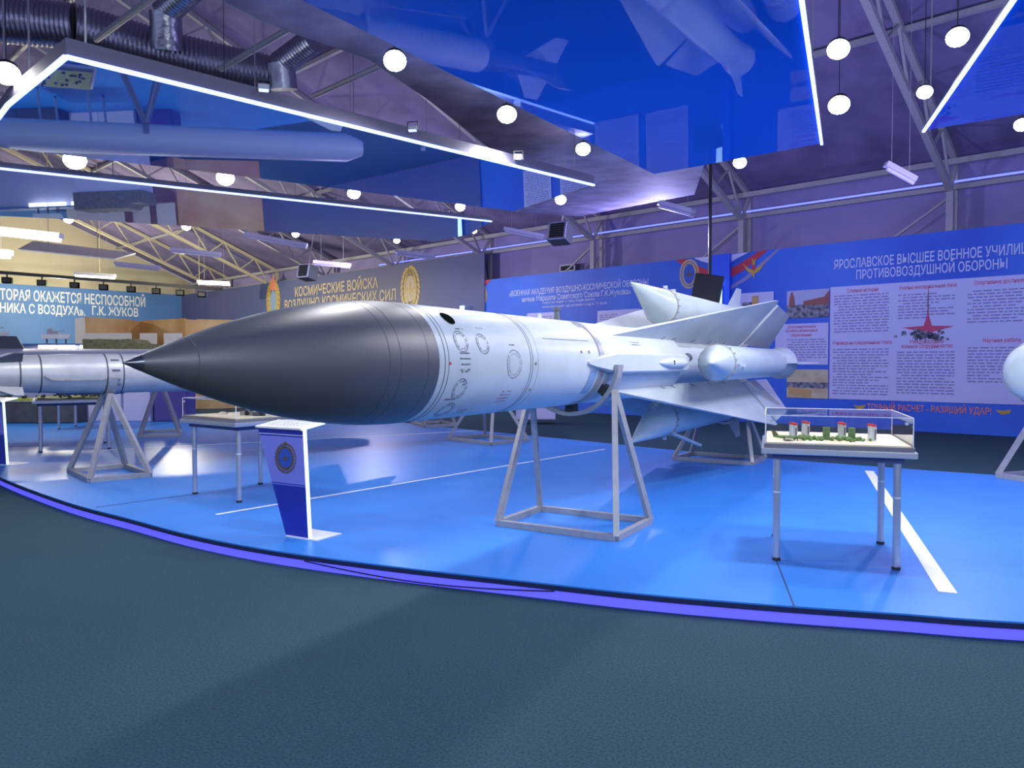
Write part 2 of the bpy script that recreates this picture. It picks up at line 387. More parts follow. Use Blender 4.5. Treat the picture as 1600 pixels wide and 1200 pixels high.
for s in (2.52, 3.70, 3.80, 4.07): ring(s, rad_at(s) - .0007, .005, M['ink'], 'seam', radome, h=.0014)
body = mlathe([(S1, R0), (5.2, R0), (6.2, R0), (7.2, R0), (8.4, R0), (9.45, R0), (9.72, .33), (9.9, .31), (11.5, .31), (13.2, .30), (14.3, .24), (14.5, .20)], 'fuselage', M['mwhite'], 80)
ring(4.255, R0, .006, M['ink']); ring(4.30, R0, .005, M['ink'])
ring(5.47, R0, .006, M['ink']); ring(5.505, R0, .006, M['ink']); ring(5.60, R0, .003, M['strap'])
ring(6.93, R0, .085, M['strap'], 'joint_band', h=.006); ring(6.87, R0, .008, M['ink']); ring(6.985, R0, .008, M['ink'])
def cyl_hit(px, py, R=R0):
    d = ray(px, py); o = CAM - AX0; dd = Vector((d.dot(U), d.dot(N), d.z)); oo = Vector((o.dot(U), o.dot(N), o.z))
    a = dd.y ** 2 + dd.z ** 2; b = 2 * (oo.y * dd.y + oo.z * dd.z); c = oo.y ** 2 + oo.z ** 2 - R * R
    q = b * b - 4 * a * c
    t = (-b - sqrt(max(q, 0))) / (2 * a); p = oo + dd * t; return p.x, atan2(p.z, -p.y)
def on_skin(s, f, du, dv, h=.0025): return pol(s + du, R0 + h, f + dv / R0)
def hatch(px, py, r, w=.0055, name='access_hatch', inner=True):
    s, f = cyl_hit(px, py); b = MB(); n = 36
    for rr in ([r, r * .74] if inner else [r]):
        for k in range(n):
            if (k * 7) % 11 == 3: continue
            a0, a1 = 2 * pi * k / n, 2 * pi * (k + 1) / n; w2 = w if rr == r else w * .6
            b.quad(*[on_skin(s, f, q * cos(a), q * sin(a)) for q, a in ((rr, a0), (rr + w2, a0), (rr + w2, a1), (rr, a1))])
    for k in range(10):
        a = 2 * pi * k / 10; c = .0035
        b.quad(*[on_skin(s, f, r * .87 * cos(a) + x * c, r * .87 * sin(a) + y * c) for x, y in ((-1, -1), (1, -1), (1, 1), (-1, 1))])
    return b.build(name, M['ink'], MS, fix=False)
hatch(720, 533, .078); hatch(754, 537, .076); hatch(804, 569, .11); hatch(718, 608, .078); hatch(695, 641, .080)
s, f = cyl_hit(699, 497)
b = MB()
for j in range(4):
    for k in range(28): b.quad(*[on_skin(s, f, .0165 * q * cos(2 * pi * a / 28), .0165 * q * sin(2 * pi * a / 28)) for q, a in ((j, k), (j + 1, k), (j + 1, k + 1), (j, k + 1))])
plabel(b.build('round_port', M['hole'], MS, fix=False), 'black round opening')
def skin_marks(name, px, py, rows, width, m, pitch=.03):
    s, f = cyl_hit(px, py); b = MB()
    for r in range(rows):
        x = -width / 2 + random.uniform(0, .02); v = -r * pitch
        while x < width / 2:
            w = random.uniform(.008, .016); hh = random.uniform(.009, .014)
            if random.random() < .85: b.quad(*[on_skin(s, f, *q) for q in ((x, v), (x + w * .7, v), (x + w * .7, v + hh), (x, v + hh))])
            x += w + .004
    return b.build(name, m, MS, fix=False)
skin_marks('stencil_text', 726, 553, 4, .13, M['ink'], .04); skin_marks('stencil_text', 716, 515, 1, .1, M['ink']); skin_marks('stencil_text', 800, 540, 1, .1, M['ink'])
skin_marks('stencil_text', 748, 514, 1, .1, M['ink']); skin_marks('stencil_text', 727, 582, 1, .12, M['ink']); skin_marks('stencil_text', 724, 596, 2, .04, M['ink'])
skin_marks('stencil_text', 700, 625, 1, .14, M['ink']); skin_marks('stencil_text', 722, 641, 2, .12, M['ink'])
skin_marks('red_stencil_text', 790, 612, 4, .17, M['inkred'], .035); skin_marks('stencil_text', 992, 536, 2, .30, M['ink'], .03)
def skin_patch(name, px, py, du, dv, m, h=.004):
    s, f = cyl_hit(px, py); b = MB(); K = 6
    for k in range(K):
        v0, v1 = -dv / 2 + dv * k / K, -dv / 2 + dv * (k + 1) / K
        b.quad(*[on_skin(s, f, x, v, h) for x, v in ((-du / 2, v0), (du / 2, v0), (du / 2, v1), (-du / 2, v1))])
    return b.build(name, m, MS, fix=False)
skin_patch('red_mark', 703, 568, .03, .018, M['inkred']); skin_patch('cover_plate', 922, 598, .16, .26, M['plate'])
skin_patch('panel_seam', 885, 531, .95, .006, M['ink'], .002); skin_patch('cover_plate', 905, 508, .22, .10, M['strap'], .003)
for px, py in ((837, 568), (828, 608), (920, 550), (908, 550)):
    s, f = cyl_hit(px, py); MB().tube(pol(s, R0 - .003, f), pol(s, R0 + .012, f), .014, 10).build('stud', M['strap'], MS, smooth=True)
# lifting eyes on the spine and a little dark cap behind
s, f = 6.45, radians(100)
MB().lathe([(0, .02), (.05, .02), (.07, .012)], pol(6.55, R0 - .01, f), (0, 0, 1), 12).build('lifting_eye', M['mwhite'], MS, smooth=True)
MB().lathe([(0, .035), (.05, .03), (.09, .025), (.11, .04), (.13, .04)], pol(6.75, R0 - .01, radians(88)), (0, 0, 1), 14).build('cap', M['dgrey'], MS, smooth=True)
# wings and rudders in an X
for a in (45, 135, 225, 315):
    fa = radians(a); rv = Vector((0, -cos(fa), sin(fa))); nv = Vector((1, 0, 0)).cross(rv); base = ml(0, 0, 0)
    Q = lambda s, r, t: base + Vector((s, 0, 0)) + rv * r + nv * t
    P2 = [(7.28, .40), (12.45, 1.40), (12.62, 1.40), (12.95, .40)]; mid = (10.9, .60)
    b = MB(); b.prism([Q(s, r, .016 if r < 1 else .006) for s, r in P2], [Q(s, r, -.016 if r < 1 else -.006) for s, r in P2])
    wg = b.build('wing', M['mwing'], MS)
    F2 = [(13.02, .44), (12.83, 1.33), (14.18, 1.21), (15.05, .44)]; tilt = .012
    b = MB(); b.prism([Q(s, r, .018 + tilt * (s - 13)) for s, r in F2], [Q(s, r, -.018 + tilt * (s - 13)) for s, r in F2]); b.build('rudder', M['mwing'], MS)
    b = MB(); b.prism([Q(s, r, .024) for s, r in ((12.86, .34), (12.92, .47), (13.35, .47), (13.5, .34))], [Q(s, r, -.024) for s, r in ((12.86, .34), (12.92, .47), (13.35, .47), (13.5, .34))]); b.build('rudder_hinge', M['paper'], MS)
    b = MB()
    for s in (8.95, 9.35, 10.2, 11.0, 11.8):
        for sg in (-1, 1): b.bar(Q(s, .42, sg * .018), Q(s + .10, .47, sg * .018), .012, .004)
    b.build('root_clip', M['ink'], wg)
# four strap-on boosters
for a in (0, 90, 180, 270):
    fa = radians(a); rv = Vector((0, -cos(fa), sin(fa))); tv = Vector((1, 0, 0)).cross(rv); base = ml(0, 0, 0); r = .235
    Q = lambda s, rr, t: base + Vector((s, 0, 0)) + rv * rr + tv * t
    bo = mlathe([(9.85, r), (10.2, r), (11.5, r), (13.3, r), (13.42, r * .94), (13.5, .17)], 'booster', M['mboost'], 40, .765 * cos(fa), .765 * sin(fa))
    K = 40; apex = Q(8.75, .995, 0); vs = [apex]; fs = []
    L = 10
    for j in range(1, L + 1):
        for k in range(K):
            g = 2 * pi * k / K; p = Q(9.85, .765 + r * cos(g), r * sin(g)); t = j / L
            vs.append(apex.lerp(p, t) + (p - Q(9.85, .765, 0)) * .10 * t * (1 - t))
    for k in range(K): fs.append((0, 1 + k, 1 + (k + 1) % K))
    for j in range(L - 1):
        for k in range(K): fs.append((1 + j * K + k, 1 + (j + 1) * K + k, 1 + (j + 1) * K + (k + 1) % K, 1 + j * K + (k + 1) % K))
    MB().add(vs, fs).build('booster_nose', M['mboost'], bo, smooth=True)
    b = MB(); b.lathe([(0, r), (0, r + .012), (.03, r + .012), (.03, r)], Q(9.86, .765, 0), (1, 0, 0), 40, False)
    for k in range(18):
        g = 2 * pi * (k + .5) / 18; p = Q(9.90, .765 + (r + .012) * cos(g), (r + .012) * sin(g)); b.box(p, (.06, .02, .02))
    b.build('mounting_ring', M['strap'], bo)
    nz = mlathe([(13.48, .16), (13.6, .20), (13.85, .27), (14.0, .285), (14.06, .27), (14.1, .2)], 'booster_nozzle', M['mboost'], 36, .765 * cos(fa), .765 * sin(fa), par=bo)
    F3 = [(13.3, .98), (13.95, 1.36), (14.25, 1.36), (14.12, .98)]
    b = MB(); b.prism([Q(s, q, .008) for s, q in F3], [Q(s, q, -.008) for s, q in F3]); b.build('booster_fin', M['mboost'], bo)
    MB().bar(Q(10.6, .97, .05), Q(10.6, .43, .12), .03).build('strut', M['mwhite'], MS)
    b = MB(); b.bar(Q(10.05, .985, 0), Q(10.05, 1.06, 0), .05, .03); b.bar(Q(10.3, .985, .03), Q(10.3, 1.03, .03), .05); b.build('lug', M['mwhite'], bo)
    if a in (90, 270):
        MB().lathe([(0, .012), (.02, .016), (.035, .004)], Q(14.02, .99, -.05), rv, 10).build('marker_light', M['redled'], bo)
MB().bar(ml(10.1, .10, -.98), ml(11.2, .16, -1.24), .05, .04).build('brace_arm', M['mwhite'], MS)
# cable duct fairing along the near side, with blister
b = MB()
SEC = [(6.58, .42, .45, .012), (6.75, .40, .475, .05), (7.12, .38, .505, .105), (7.25, .38, .51, .11), (9.40, .38, .51, .11), (9.64, .30, .47, .085)]
rg = [[ml(s, o0, -h), ml(s, o1 - .02, -h), ml(s, o1, -h * .8), ml(s, o1, h * .8), ml(s, o1 - .02, h), ml(s, o0, h)] for s, o0, o1, h in SEC]
vs = [p for q in rg for p in q]; k = 6; fs = [tuple(range(k))[::-1], tuple(range(len(vs) - k, len(vs)))]
for j in range(len(rg) - 1):
    for i in range(k): fs.append((j * k + i, j * k + (i + 1) % k, (j + 1) * k + (i + 1) % k, (j + 1) * k + i))
duct = b.add(vs, fs).build('cable_fairing', M['mwhite'], MS, smooth=True)
mlathe([(8.35, .004), (8.5, .035), (8.72, .066), (9.2, .066), (9.38, .03)], 'blister', M['mwhite'], 24, .505, 0, par=duct)
MB().box(ml(8.74, .567, .005), (.03, .012, .05)).build('slot', M['hole'], duct)
MB().lathe([(0, .05), (.05, .06), (.12, .05)], ml(9.66, .42, .07), (1, 0, 0), 12).build('cable_plug', M['dgrey'], MS, smooth=True)
# its stands
zt = DECK
g = lambda s, o: Vector((*mw(s, o, 0).xy, DECK))
make_stand('grey steel trestle stand under the middle of the big missile, at the platform centre', [g(6.68, -.63), g(6.68, .69), g(7.60, .69), g(7.60, -.63)],
           [mw(7.12, -.48, -.28), mw(7.12, .48, -.28)], mw(7.12, 0, 0), U, R0, arc=(-178, -2), gap=.08, wd=.065, pads=[(-148, -138), (-95, -85), (-42, -30)])
make_stand('grey steel trestle stand under the tail boosters of the big missile', [g(12.80, -.78), g(12.80, .56), g(13.68, .58), g(13.68, -.74)],
           [mw(13.2, -.40, -.80), mw(13.2, .36, -.80)], mw(13.2, 0, -.765), U, .25, group=None, arc=(-165, -15))

# ================================================================== SECOND MISSILE (left)
A2 = Vector((-6.13, 11.44, 1.67)); B2 = Vector((-.52, 16.41, 1.67)); U2 = (B2 - A2).normalized(); N2 = Vector((-U2.y, U2.x, 0))
def m2l(t, out, up): return Vector((t, -out, up + 1.67 - DECK))
M2 = thing('slender_missile', 'grey missile with a smooth barrel lying behind the dark nose cone at the left', 'missile', (A2.x, A2.y, DECK), frame(U2, N2))
def lathe2(prof, name, m, n=48, par=None):
    return MB().lathe([(s - prof[0][0], r) for s, r in prof], m2l(prof[0][0], 0, 0), (1, 0, 0), n).build(name, m, par or M2, smooth=True)
fz = lathe2([(-3.6, .01), (-3.2, .07), (-2.6, .135), (-2.0, .19), (-1.4, .238), (-1.1, .262), (-.6, .286), (0, .297), (4.6, .297)], 'fuselage', M['lgrey'])
lathe2([(4.6, .295), (4.65, .33), (7.4, .33), (7.5, .28)], 'booster', M['white']); lathe2([(7.5, .27), (8.6, .21), (9.6, .19), (9.7, .12)], 'tail_section', M['dgrey'])
for t in (-1.15, -.90, -.06, .16): lathe2([(t - .01, .2), (t - .01, {-1.15: .258, -.90: .272}.get(t, .2972) + .002), (t + .01, {-1.15: .26, -.90: .274}.get(t, .2972) + .002), (t + .01, .2)], 'seam', M['ink'], par=fz)
lathe2([(-.05, .29), (-.05, .300), (.15, .300), (.15, .29)], 'joint_band', M['lgrey'])
def fin2(name, t0, t1, t2, t3, r0, r1, ang, m, th=.02):
    fa = radians(ang); rv = Vector((0, -cos(fa), sin(fa))); nv = Vector((1, 0, 0)).cross(rv); Q = lambda t, r, k: m2l(t, 0, 0) + rv * r + nv * k
    P4 = [(t0, r0), (t1, r1), (t2, r1), (t3, r0)]
    return MB().prism([Q(t, r, th / 2) for t, r in P4], [Q(t, r, -th / 2) for t, r in P4]).build(name, m, M2)
for a in (45, 135, 225, 315): fin2('canard', -1.62, -1.22, -1.12, -1.12, .20, .42, a, M['dgrey' if a < 100 else 'lgrey'])
for a in (45, 135, 225, 315):
    fin2('wing', 1.9, 4.3, 4.5, 4.5, .26, 1.05, a, M['mwing']); fin2('tail_fin', 8.6, 9.2, 9.6, 9.6, .17, .75, a, M['mwing'])
b = MB(); pts = [(-.87, -.02), (-.80, -.07), (-.70, -.085), (-.12, -.085), (-.08, -.06)]
K = lambda t, v: m2l(t, sqrt(max(.292 ** 2 - v * v, 0)) + .006 - max(0, -t) * .014, v)
for (t0, v0), (t1, v1) in zip(pts[:-1], pts[1:]): b.bar(K(t0, v0), K(t1, v1), .022, .02)
b.build('side_rail', M['strap'], M2)
b = MB()
for t, v in ((.05, .05), (.05, -.09), (.07, -.16), (.05, .2)): b.box(m2l(t, sqrt(.3 ** 2 - v * v), v), (.11, .02, .03))
b.build('clamp', M['dgrey'], M2)
gz = lambda p: Vector((p[0], p[1], DECK))
def corners(c, ax, lw, ll): # A,B on the near end...
    sd = Vector((ax.y, -ax.x, 0)); c = Vector((c[0], c[1], DECK)); return [c - ax * ll / 2 - sd * lw / 2, c - ax * ll / 2 + sd * lw / 2, c + ax * ll / 2 + sd * lw / 2, c + ax * ll / 2 - sd * lw / 2]
S2 = Vector((U2.y, -U2.x, 0))
def stand_for(label, c, ax, z, R, lw, ll, group=None, mt='steel', arc=(-170, -10)):
    sd = Vector((ax.y, -ax.x, 0)); c3 = Vector((c[0], c[1], z)); k = R * .62
    return make_stand(label, corners(c, ax, lw, ll), [c3 - sd * k - Vector((0, 0, R * .78 + .07)), c3 + sd * k - Vector((0, 0, R * .78 + .07))], c3, ax, R, mt, leg=.07, group=group, arc=arc)
stand_for('grey pyramid trestle under the slender missile, in front at the left', (A2.x, A2.y), U2, 1.67, .30, 1.30, .80)
stand_for('grey trestle seen beneath the big missile between its body and the central stand', (B2.x, B2.y), U2, 1.67, .34, 1.45, 1.05)

# ================================================================== THIRD MISSILE (white, behind)
A3 = Vector((-8.35, 17.9, 1.80)); B3 = Vector((-2.15, 20.6, 1.80)); U3 = (B3 - A3).normalized(); N3 = Vector((-U3.y, U3.x, 0))
M3 = thing('white_missile', 'white missile with a tall dark fin at the far left, behind the slender grey missile', 'missile', (A3.x, A3.y, DECK), frame(U3, N3))
m3l = lambda t, out, up: Vector((t, -out, up + 1.80 - DECK))
MB().lathe([(0, .35), (9.2, .35), (9.6, .2)], m3l(-4.6, 0, 0), (1, 0, 0), 40).build('fuselage', M['white'], M3, smooth=True)
MB().lathe([(0, .05), (.8, .24), (1.8, .35)], m3l(-6.4, 0, 0), (1, 0, 0), 40).build('nose_cone', M['dgrey'], M3, smooth=True)
for a in (90, 0, 180, 270):
    fa = radians(a); rv = Vector((0, -cos(fa), sin(fa))); nv = Vector((1, 0, 0)).cross(rv); Q = lambda t, r, k: m3l(t, 0, 0) + rv * r + nv * k
    P4 = [(-4.3, .3), (-3.75, .62), (-2.86, .62), (-2.70, .3)] if a == 90 else [(-4.2, .28), (-3.8, .5), (-3.3, .5), (-2.9, .28)]
    MB().prism([Q(t, r, .03) for t, r in P4], [Q(t, r, -.03) for t, r in P4]).build('fin', M['dgrey'], M3)
MB().bar(m3l(-.1, .305, .06), m3l(4.0, .305, .06), .02, .03).build('side_rail', M['plate'], M3)
stand_for('grey trestle under the white missile, behind the glass case at the left', (A3.x, A3.y), U3, 1.80, .35, 1.25, .85)
stand_for('grey trestle partly hidden under the widest part of the dark nose cone, far back', (B3.x, B3.y), U3, 1.80, .35, 1.25, .85)

# ================================================================== RIGHT MISSILE (only its blunt end shows)
U4 = Vector((sin(radians(72)), cos(radians(72)), 0)); N4 = Vector((-U4.y, U4.x, 0)); A4 = Vector((7.05, 10.45, 1.70))
M4 = thing('blunt_missile', 'pale grey missile with a rounded blunt end, cut off by the right edge', 'missile', (A4.x, A4.y, DECK), frame(U4, N4))
m4 = lambda t: Vector((t, 0, 1.70 - DECK))
MB().lathe([(0, .02), (.01, .18), (.05, .29), (.12, .375), (.22, .43), (.36, .47)], m4(0), (1, 0, 0), 48).build('end_cap', M['mboost'], M4, smooth=True)
MB().lathe([(0, .475), (.03, .49), (.5, .495), (7.5, .495), (8.2, .40)], m4(.37), (1, 0, 0), 48).build('fuselage', M['mboost'], M4, smooth=True)
for t, r in ((.14, .392), (.26, .446), (.355, .472)): MB().lathe([(0, r - .01), (0, r + .006), (.02, r + .010), (.02, r - .01)], m4(t), (1, 0, 0), 48, False).build('seam', M['strap'], M4, smooth=True)
for a in (45, 135, 225, 315):
    fa = radians(a); rv = Vector((0, -cos(fa), sin(fa))); nv = Vector((1, 0, 0)).cross(rv)
    P4 = [(4.5, .47), (6.6, 1.15), (7.1, 1.15), (7.2, .47)]; Q = lambda t, r, k: m4(t) + rv * r + nv * k
    MB().prism([Q(t, r, .02) for t, r in P4], [Q(t, r, -.02) for t, r in P4]).build('fin', M['mwing'], M4)
stand_for('grey trestle under the blunt ended missile at the right edge', (A4.x + U4.x * .75 + .05, A4.y + U4.y * .75), U4, 1.70, .5, 1.30, .85)
stand_for('grey trestle under the blunt ended missile, farther from its rounded end', (A4.x + U4.x * 6.2, A4.y + U4.y * 6.2), U4, 1.70, .5, 1.30, .85)

# ================================================================== DISPLAY TABLES
def make_table(label, fl, ux, uy, wx, wy, H=.98, top_over=.13, group=None):
    """fl: front-left foot; ux,uy unit vectors along the front and to the back"""
    c = Vector((*fl, 0)) + ux * wx / 2 + uy * wy / 2; c.z = DECK
    o = thing('display_table', label, 'table', c, frame(ux, uy), group); X, Y = wx / 2, wy / 2
    for sx in (-1, 1):
        for sy in (-1, 1):
            lg = MB().tube((sx * X, sy * Y, .025), (sx * X, sy * Y, H - .10), .030, 18).build('leg', M['alu'], o, smooth=True)
            MB().tube((sx * X, sy * Y, .0005), (sx * X, sy * Y, .026), .034, 18).build('foot', M['rubber'], lg, smooth=True)
            MB().lathe([(0, .0305), (.006, .0315), (.012, .0305)], (sx * X, sy * Y, H * .6), (0, 0, 1), 18, False).build('collar', M['white'], lg, smooth=True)
    MB().box((0, 0, H - .075), (wx + .09, wy + .09, .05)).build('apron', M['apron'], o)
    MB().box((0, 0, H - .025), (wx + 2 * top_over, wy + 2 * top_over, .05)).build('tabletop', M['alu'], o, bevel=.006)
    return o, c
def make_case(label, c, ux, uy, zt, sx, sy, h, cat='display case'):
    o = thing('glass_case', label, cat, (c.x, c.y, zt + .001), frame(ux, uy)); e = .035
    MB().box((0, 0, e / 2), (sx, sy, e)).build('base', M['greyband'], o)
    b = MB(); X, Y = sx / 2 - .012, sy / 2 - .012
    for a, b2 in (((-X, -Y), (X, -Y)), ((X, -Y), (X, Y)), ((X, Y), (-X, Y)), ((-X, Y), (-X, -Y))): b.quad((*a, e), (*b2, e), (*b2, h), (*a, h))
    b.quad((-X, -Y, h), (X, -Y, h), (X, Y, h), (-X, Y, h)); b.build('glass', M['glass'], o)
    b = MB()
    for sx2 in (-1, 1):
        for sy2 in (-1, 1): b.bar((sx2 * X, sy2 * Y, e), (sx2 * X, sy2 * Y, h), .007)
    for s in (-1, 1): b.bar((-X, s * Y, h), (X, s * Y, h), .005); b.bar((s * X, -Y, h), (s * X, Y, h), .005)
    b.build('glass_edge', M['white'], o)
    for s in (-1, 1): MB().lathe([(0, .014), (.012, .014)], (s * (X - .05), -Y - .004, h - .045), (0, -1, 0), 14).build('glass_clamp', M['alu'], o, smooth=True)
    MB().box((0, 0, e + .006), (sx - .04, sy - .04, .012)).build('sand_bed', M['sand'], o)
    return o, e + .0125
TU = Vector((.88, -.30, 0)).normalized(); TV = Vector((-TU.y, TU.x, 0)); tH = .98
T1, c1 = make_table('silver legged display table with a glass case of models, at the right front', (2.28, 6.47), TU, TV, .93, .93)
GC1, sb = make_case('clear glass case holding sand and red topped models, on the right front table', c1, TU, TV, DECK + tH, 1.15, 1.15, .275)
def in_case(cx, cy, ux, uy, c, zt): return Vector((c.x, c.y, 0)) + ux * cx + uy * cy + Vector((0, 0, zt))
z1 = DECK + tH + .001 + sb
CAN = None
spots = [(-.33, -.18, 'leftmost red topped white launch tube standing in the right glass case'), (-.22, .02, 'second red topped white launch tube from the left in the right glass case'),
         (.08, -.02, 'red topped white launch tube right beside the green box in the right glass case'), (.31, -.14, 'rightmost red topped green and white tube in the right glass case')]
for i, (x, y, lb) in enumerate(spots):
    p = in_case(x, y, TU, TV, c1, z1)
    if CAN is None:
        CAN = thing('launch_tube_model', lb, 'model', p, frame(TU, TV), 'red topped tubes in the glass case')
        b = MB(); b.lathe([(0, .022), (.125, .022)], (-.012, 0, 0), (0, 0, 1), 16); b.lathe([(0, .018), (.12, .018)], (.016, -.012, 0), (0, 0, 1), 16); b.build('tube', M['white'], CAN, smooth=True)
        b = MB(); b.lathe([(0, .0245), (.018, .0245)], (-.012, 0, .126), (0, 0, 1), 16); b.lathe([(0, .02), (.016, .02)], (.016, -.012, .121), (0, 0, 1), 16); b.build('red_cap', M['red'], CAN, smooth=True)
        MB().box((.022, -.03, .055), (.014, .008, .09)).build('ladder', M['greyband'], CAN)
    else:
        k = copy_tree(CAN); k.location = p; k['label'] = lb
for x, y, lb in ((-.06, -.2, 'green box shaped model left of centre in the right glass case'), (.145, -.18, 'green box shaped model right of centre in the right glass case')):
    p = in_case(x, y, TU, TV, c1, z1); o = thing('container_model', lb, 'model', p, frame(TU, TV), 'green boxes in the glass case')
    MB().box((0, 0, .062), (.055, .05, .095)).build('body', M['green'], o); MB().box((0, 0, .008), (.07, .04, .016)).build('base', M['khaki'], o)
p = in_case(-.36, -.36, TU, TV, c1, z1); o = thing('jet_model', 'small dark green jet model at the front left of the right glass case', 'model', p, frame(TU, TV))
MB().lathe([(0, .004), (.06, .014), (.2, .013), (.26, .006)], (-.14, 0, .03), (1, 0, 0), 12).build('fuselage', M['green'], o, smooth=True)
for s in (-1, 1): MB().prism([(-.05, 0, .03), (.04, 0, .03), (.0, s * .11, .03), (-.03, s * .11, .03)], [(-.05, 0, .026), (.04, 0, .026), (.0, s * .11, .026), (-.03, s * .11, .026)]).build('wing', M['khaki'], o)
MB().prism([(-.14, .002, .03), (-.08, .002, .03), (-.13, .002, .085), (-.155, .002, .085)], [(-.14, -.002, .03), (-.08, -.002, .03), (-.13, -.002, .085), (-.155, -.002, .085)]).build('tail', M['khaki'], o)
b = MB()
for x in (-.05, .06): b.tube((x, .02, 0), (x, .015, .028), .004, 6); b.tube((x, -.02, 0), (x, -.015, .028), .004, 6)
b.build('landing_gear', M['black'], o)
b = MB()
for k in range(70):
    x = random.choice((random.gauss(-.2, .05), random.gauss(-.12, .04), random.gauss(.04, .04), random.gauss(.12, .05), random.gauss(.22, .05))); y = -.22 + random.gauss(0, .06)
    p = in_case(x, y, TU, TV, c1, z1 + .008); r = random.uniform(.010, .024); b.lathe([(0, r * .3), (r * .5, r), (r * 1.2, r * .8), (r * 1.7, r * .2)], p - Vector((0, 0, .008)), (random.uniform(-.3, .3), random.uniform(-.3, .3), 1), 7)
tag(b.build('model_bushes', M['green']), 'clumps of tiny green bushes on the sand of the right glass case', 'bushes', kind='stuff')

TU2 = Vector((.79, -.59, 0)).normalized(); TV2 = Vector((-TU2.y, TU2.x, 0))
T2, c2 = make_table('silver legged display table with a glass case, left behind the front lectern', (-4.11, 9.75), TU2, TV2, .98, .98)
GC2, sb = make_case('clear glass case with sand and gun models, under the dark nose cone', c2, TU2, TV2, DECK + tH, 1.2, 1.2, .27)
z2 = DECK + tH + .001 + sb
for i, (x, y, r, lb) in enumerate(((.12, -.12, .4, 'little pale gun model tilted up, on sand left in the nose cone case'), (.32, -.08, .9, 'little dark gun model tilted up, on sand right in the nose cone case'))):
    o = thing('gun_model', lb, 'model', in_case(x, y, TU2, TV2, c2, z2), RZ(r) @ frame(TU2, TV2), 'gun models in the nose cone case'); mm = M['strap' if i == 0 else 'dgrey']
    MB().box((0, 0, .025), (.15, .09, .05)).build('carriage', mm, o); MB().tube((.03, 0, .045), (-.16, .0, .22), .015, 8).build('barrel', mm, o, smooth=True)
    b = MB(); [b.tube((.03, s * .046, .03), (.03, s * .06, .03), .03, 12) for s in (-1, 1)]; b.build('wheels', M['black'], o)
b = MB()
for x, y, r in ((-.3, -.2, .07), (-.1, .1, .05), (.3, .25, .08), (.45, .1, .06)):
    b.lathe([(0, r), (r * .3, r * .8), (r * .5, r * .3)], in_case(x, y, TU2, TV2, c2, z2 - .0005), (0, 0, 1), 9)
tag(b.build('sand_heaps', M['sand']), 'low heaps of sand in the case under the nose cone', 'sand', kind='stuff')

TU3 = Vector((.85, .52, 0)).normalized(); TV3 = Vector((-TU3.y, TU3.x, 0))
for (fl, ux, w1, w2, lb, lb2) in (((-8.95, 14.3), TU3, 1.15, 1.3, 'silver legged table with a yellow green terrain model behind the left trestle', 'yellow green terrain model with dark dots on the table behind the left trestle'),
                                  ((-11.6, 19.3), Vector((1, .1, 0)).normalized(), 1.2, .9, 'farther silver legged table left of the white cabinet', None)):
    uy = Vector((-ux.y, ux.x, 0)); o, c = make_table(lb, fl, ux, uy, w1, w2)
    if lb2:
        t = thing('terrain_model', lb2, 'model', (c.x, c.y, DECK + tH), frame(ux, uy)); MB().box((0, 0, .016), (1.3, 1.4, .03)).build('base', M['greyband'], t)
        b = MB(); K = 14
        for i in range(K):
            for j in range(K):
                q = [(-.62 + 1.24 * (i + a) / K, -.66 + 1.32 * (j + e) / K) for a, e in ((0, 0), (1, 0), (1, 1), (0, 1))]
                b.quad(*[(x, y, .033 + .012 * (sin(9 * x + 1) * cos(8 * y)) + .013) for x, y in q])
        b.build('terrain', M['lime'], t)
        b = MB()
        for k in range(26): b.box((random.uniform(-.55, .55), random.uniform(-.6, .6), .065), (.05, .04, .03), RZ(random.uniform(0, 3)))
        b.build('vehicle_marks', M['black'], t)

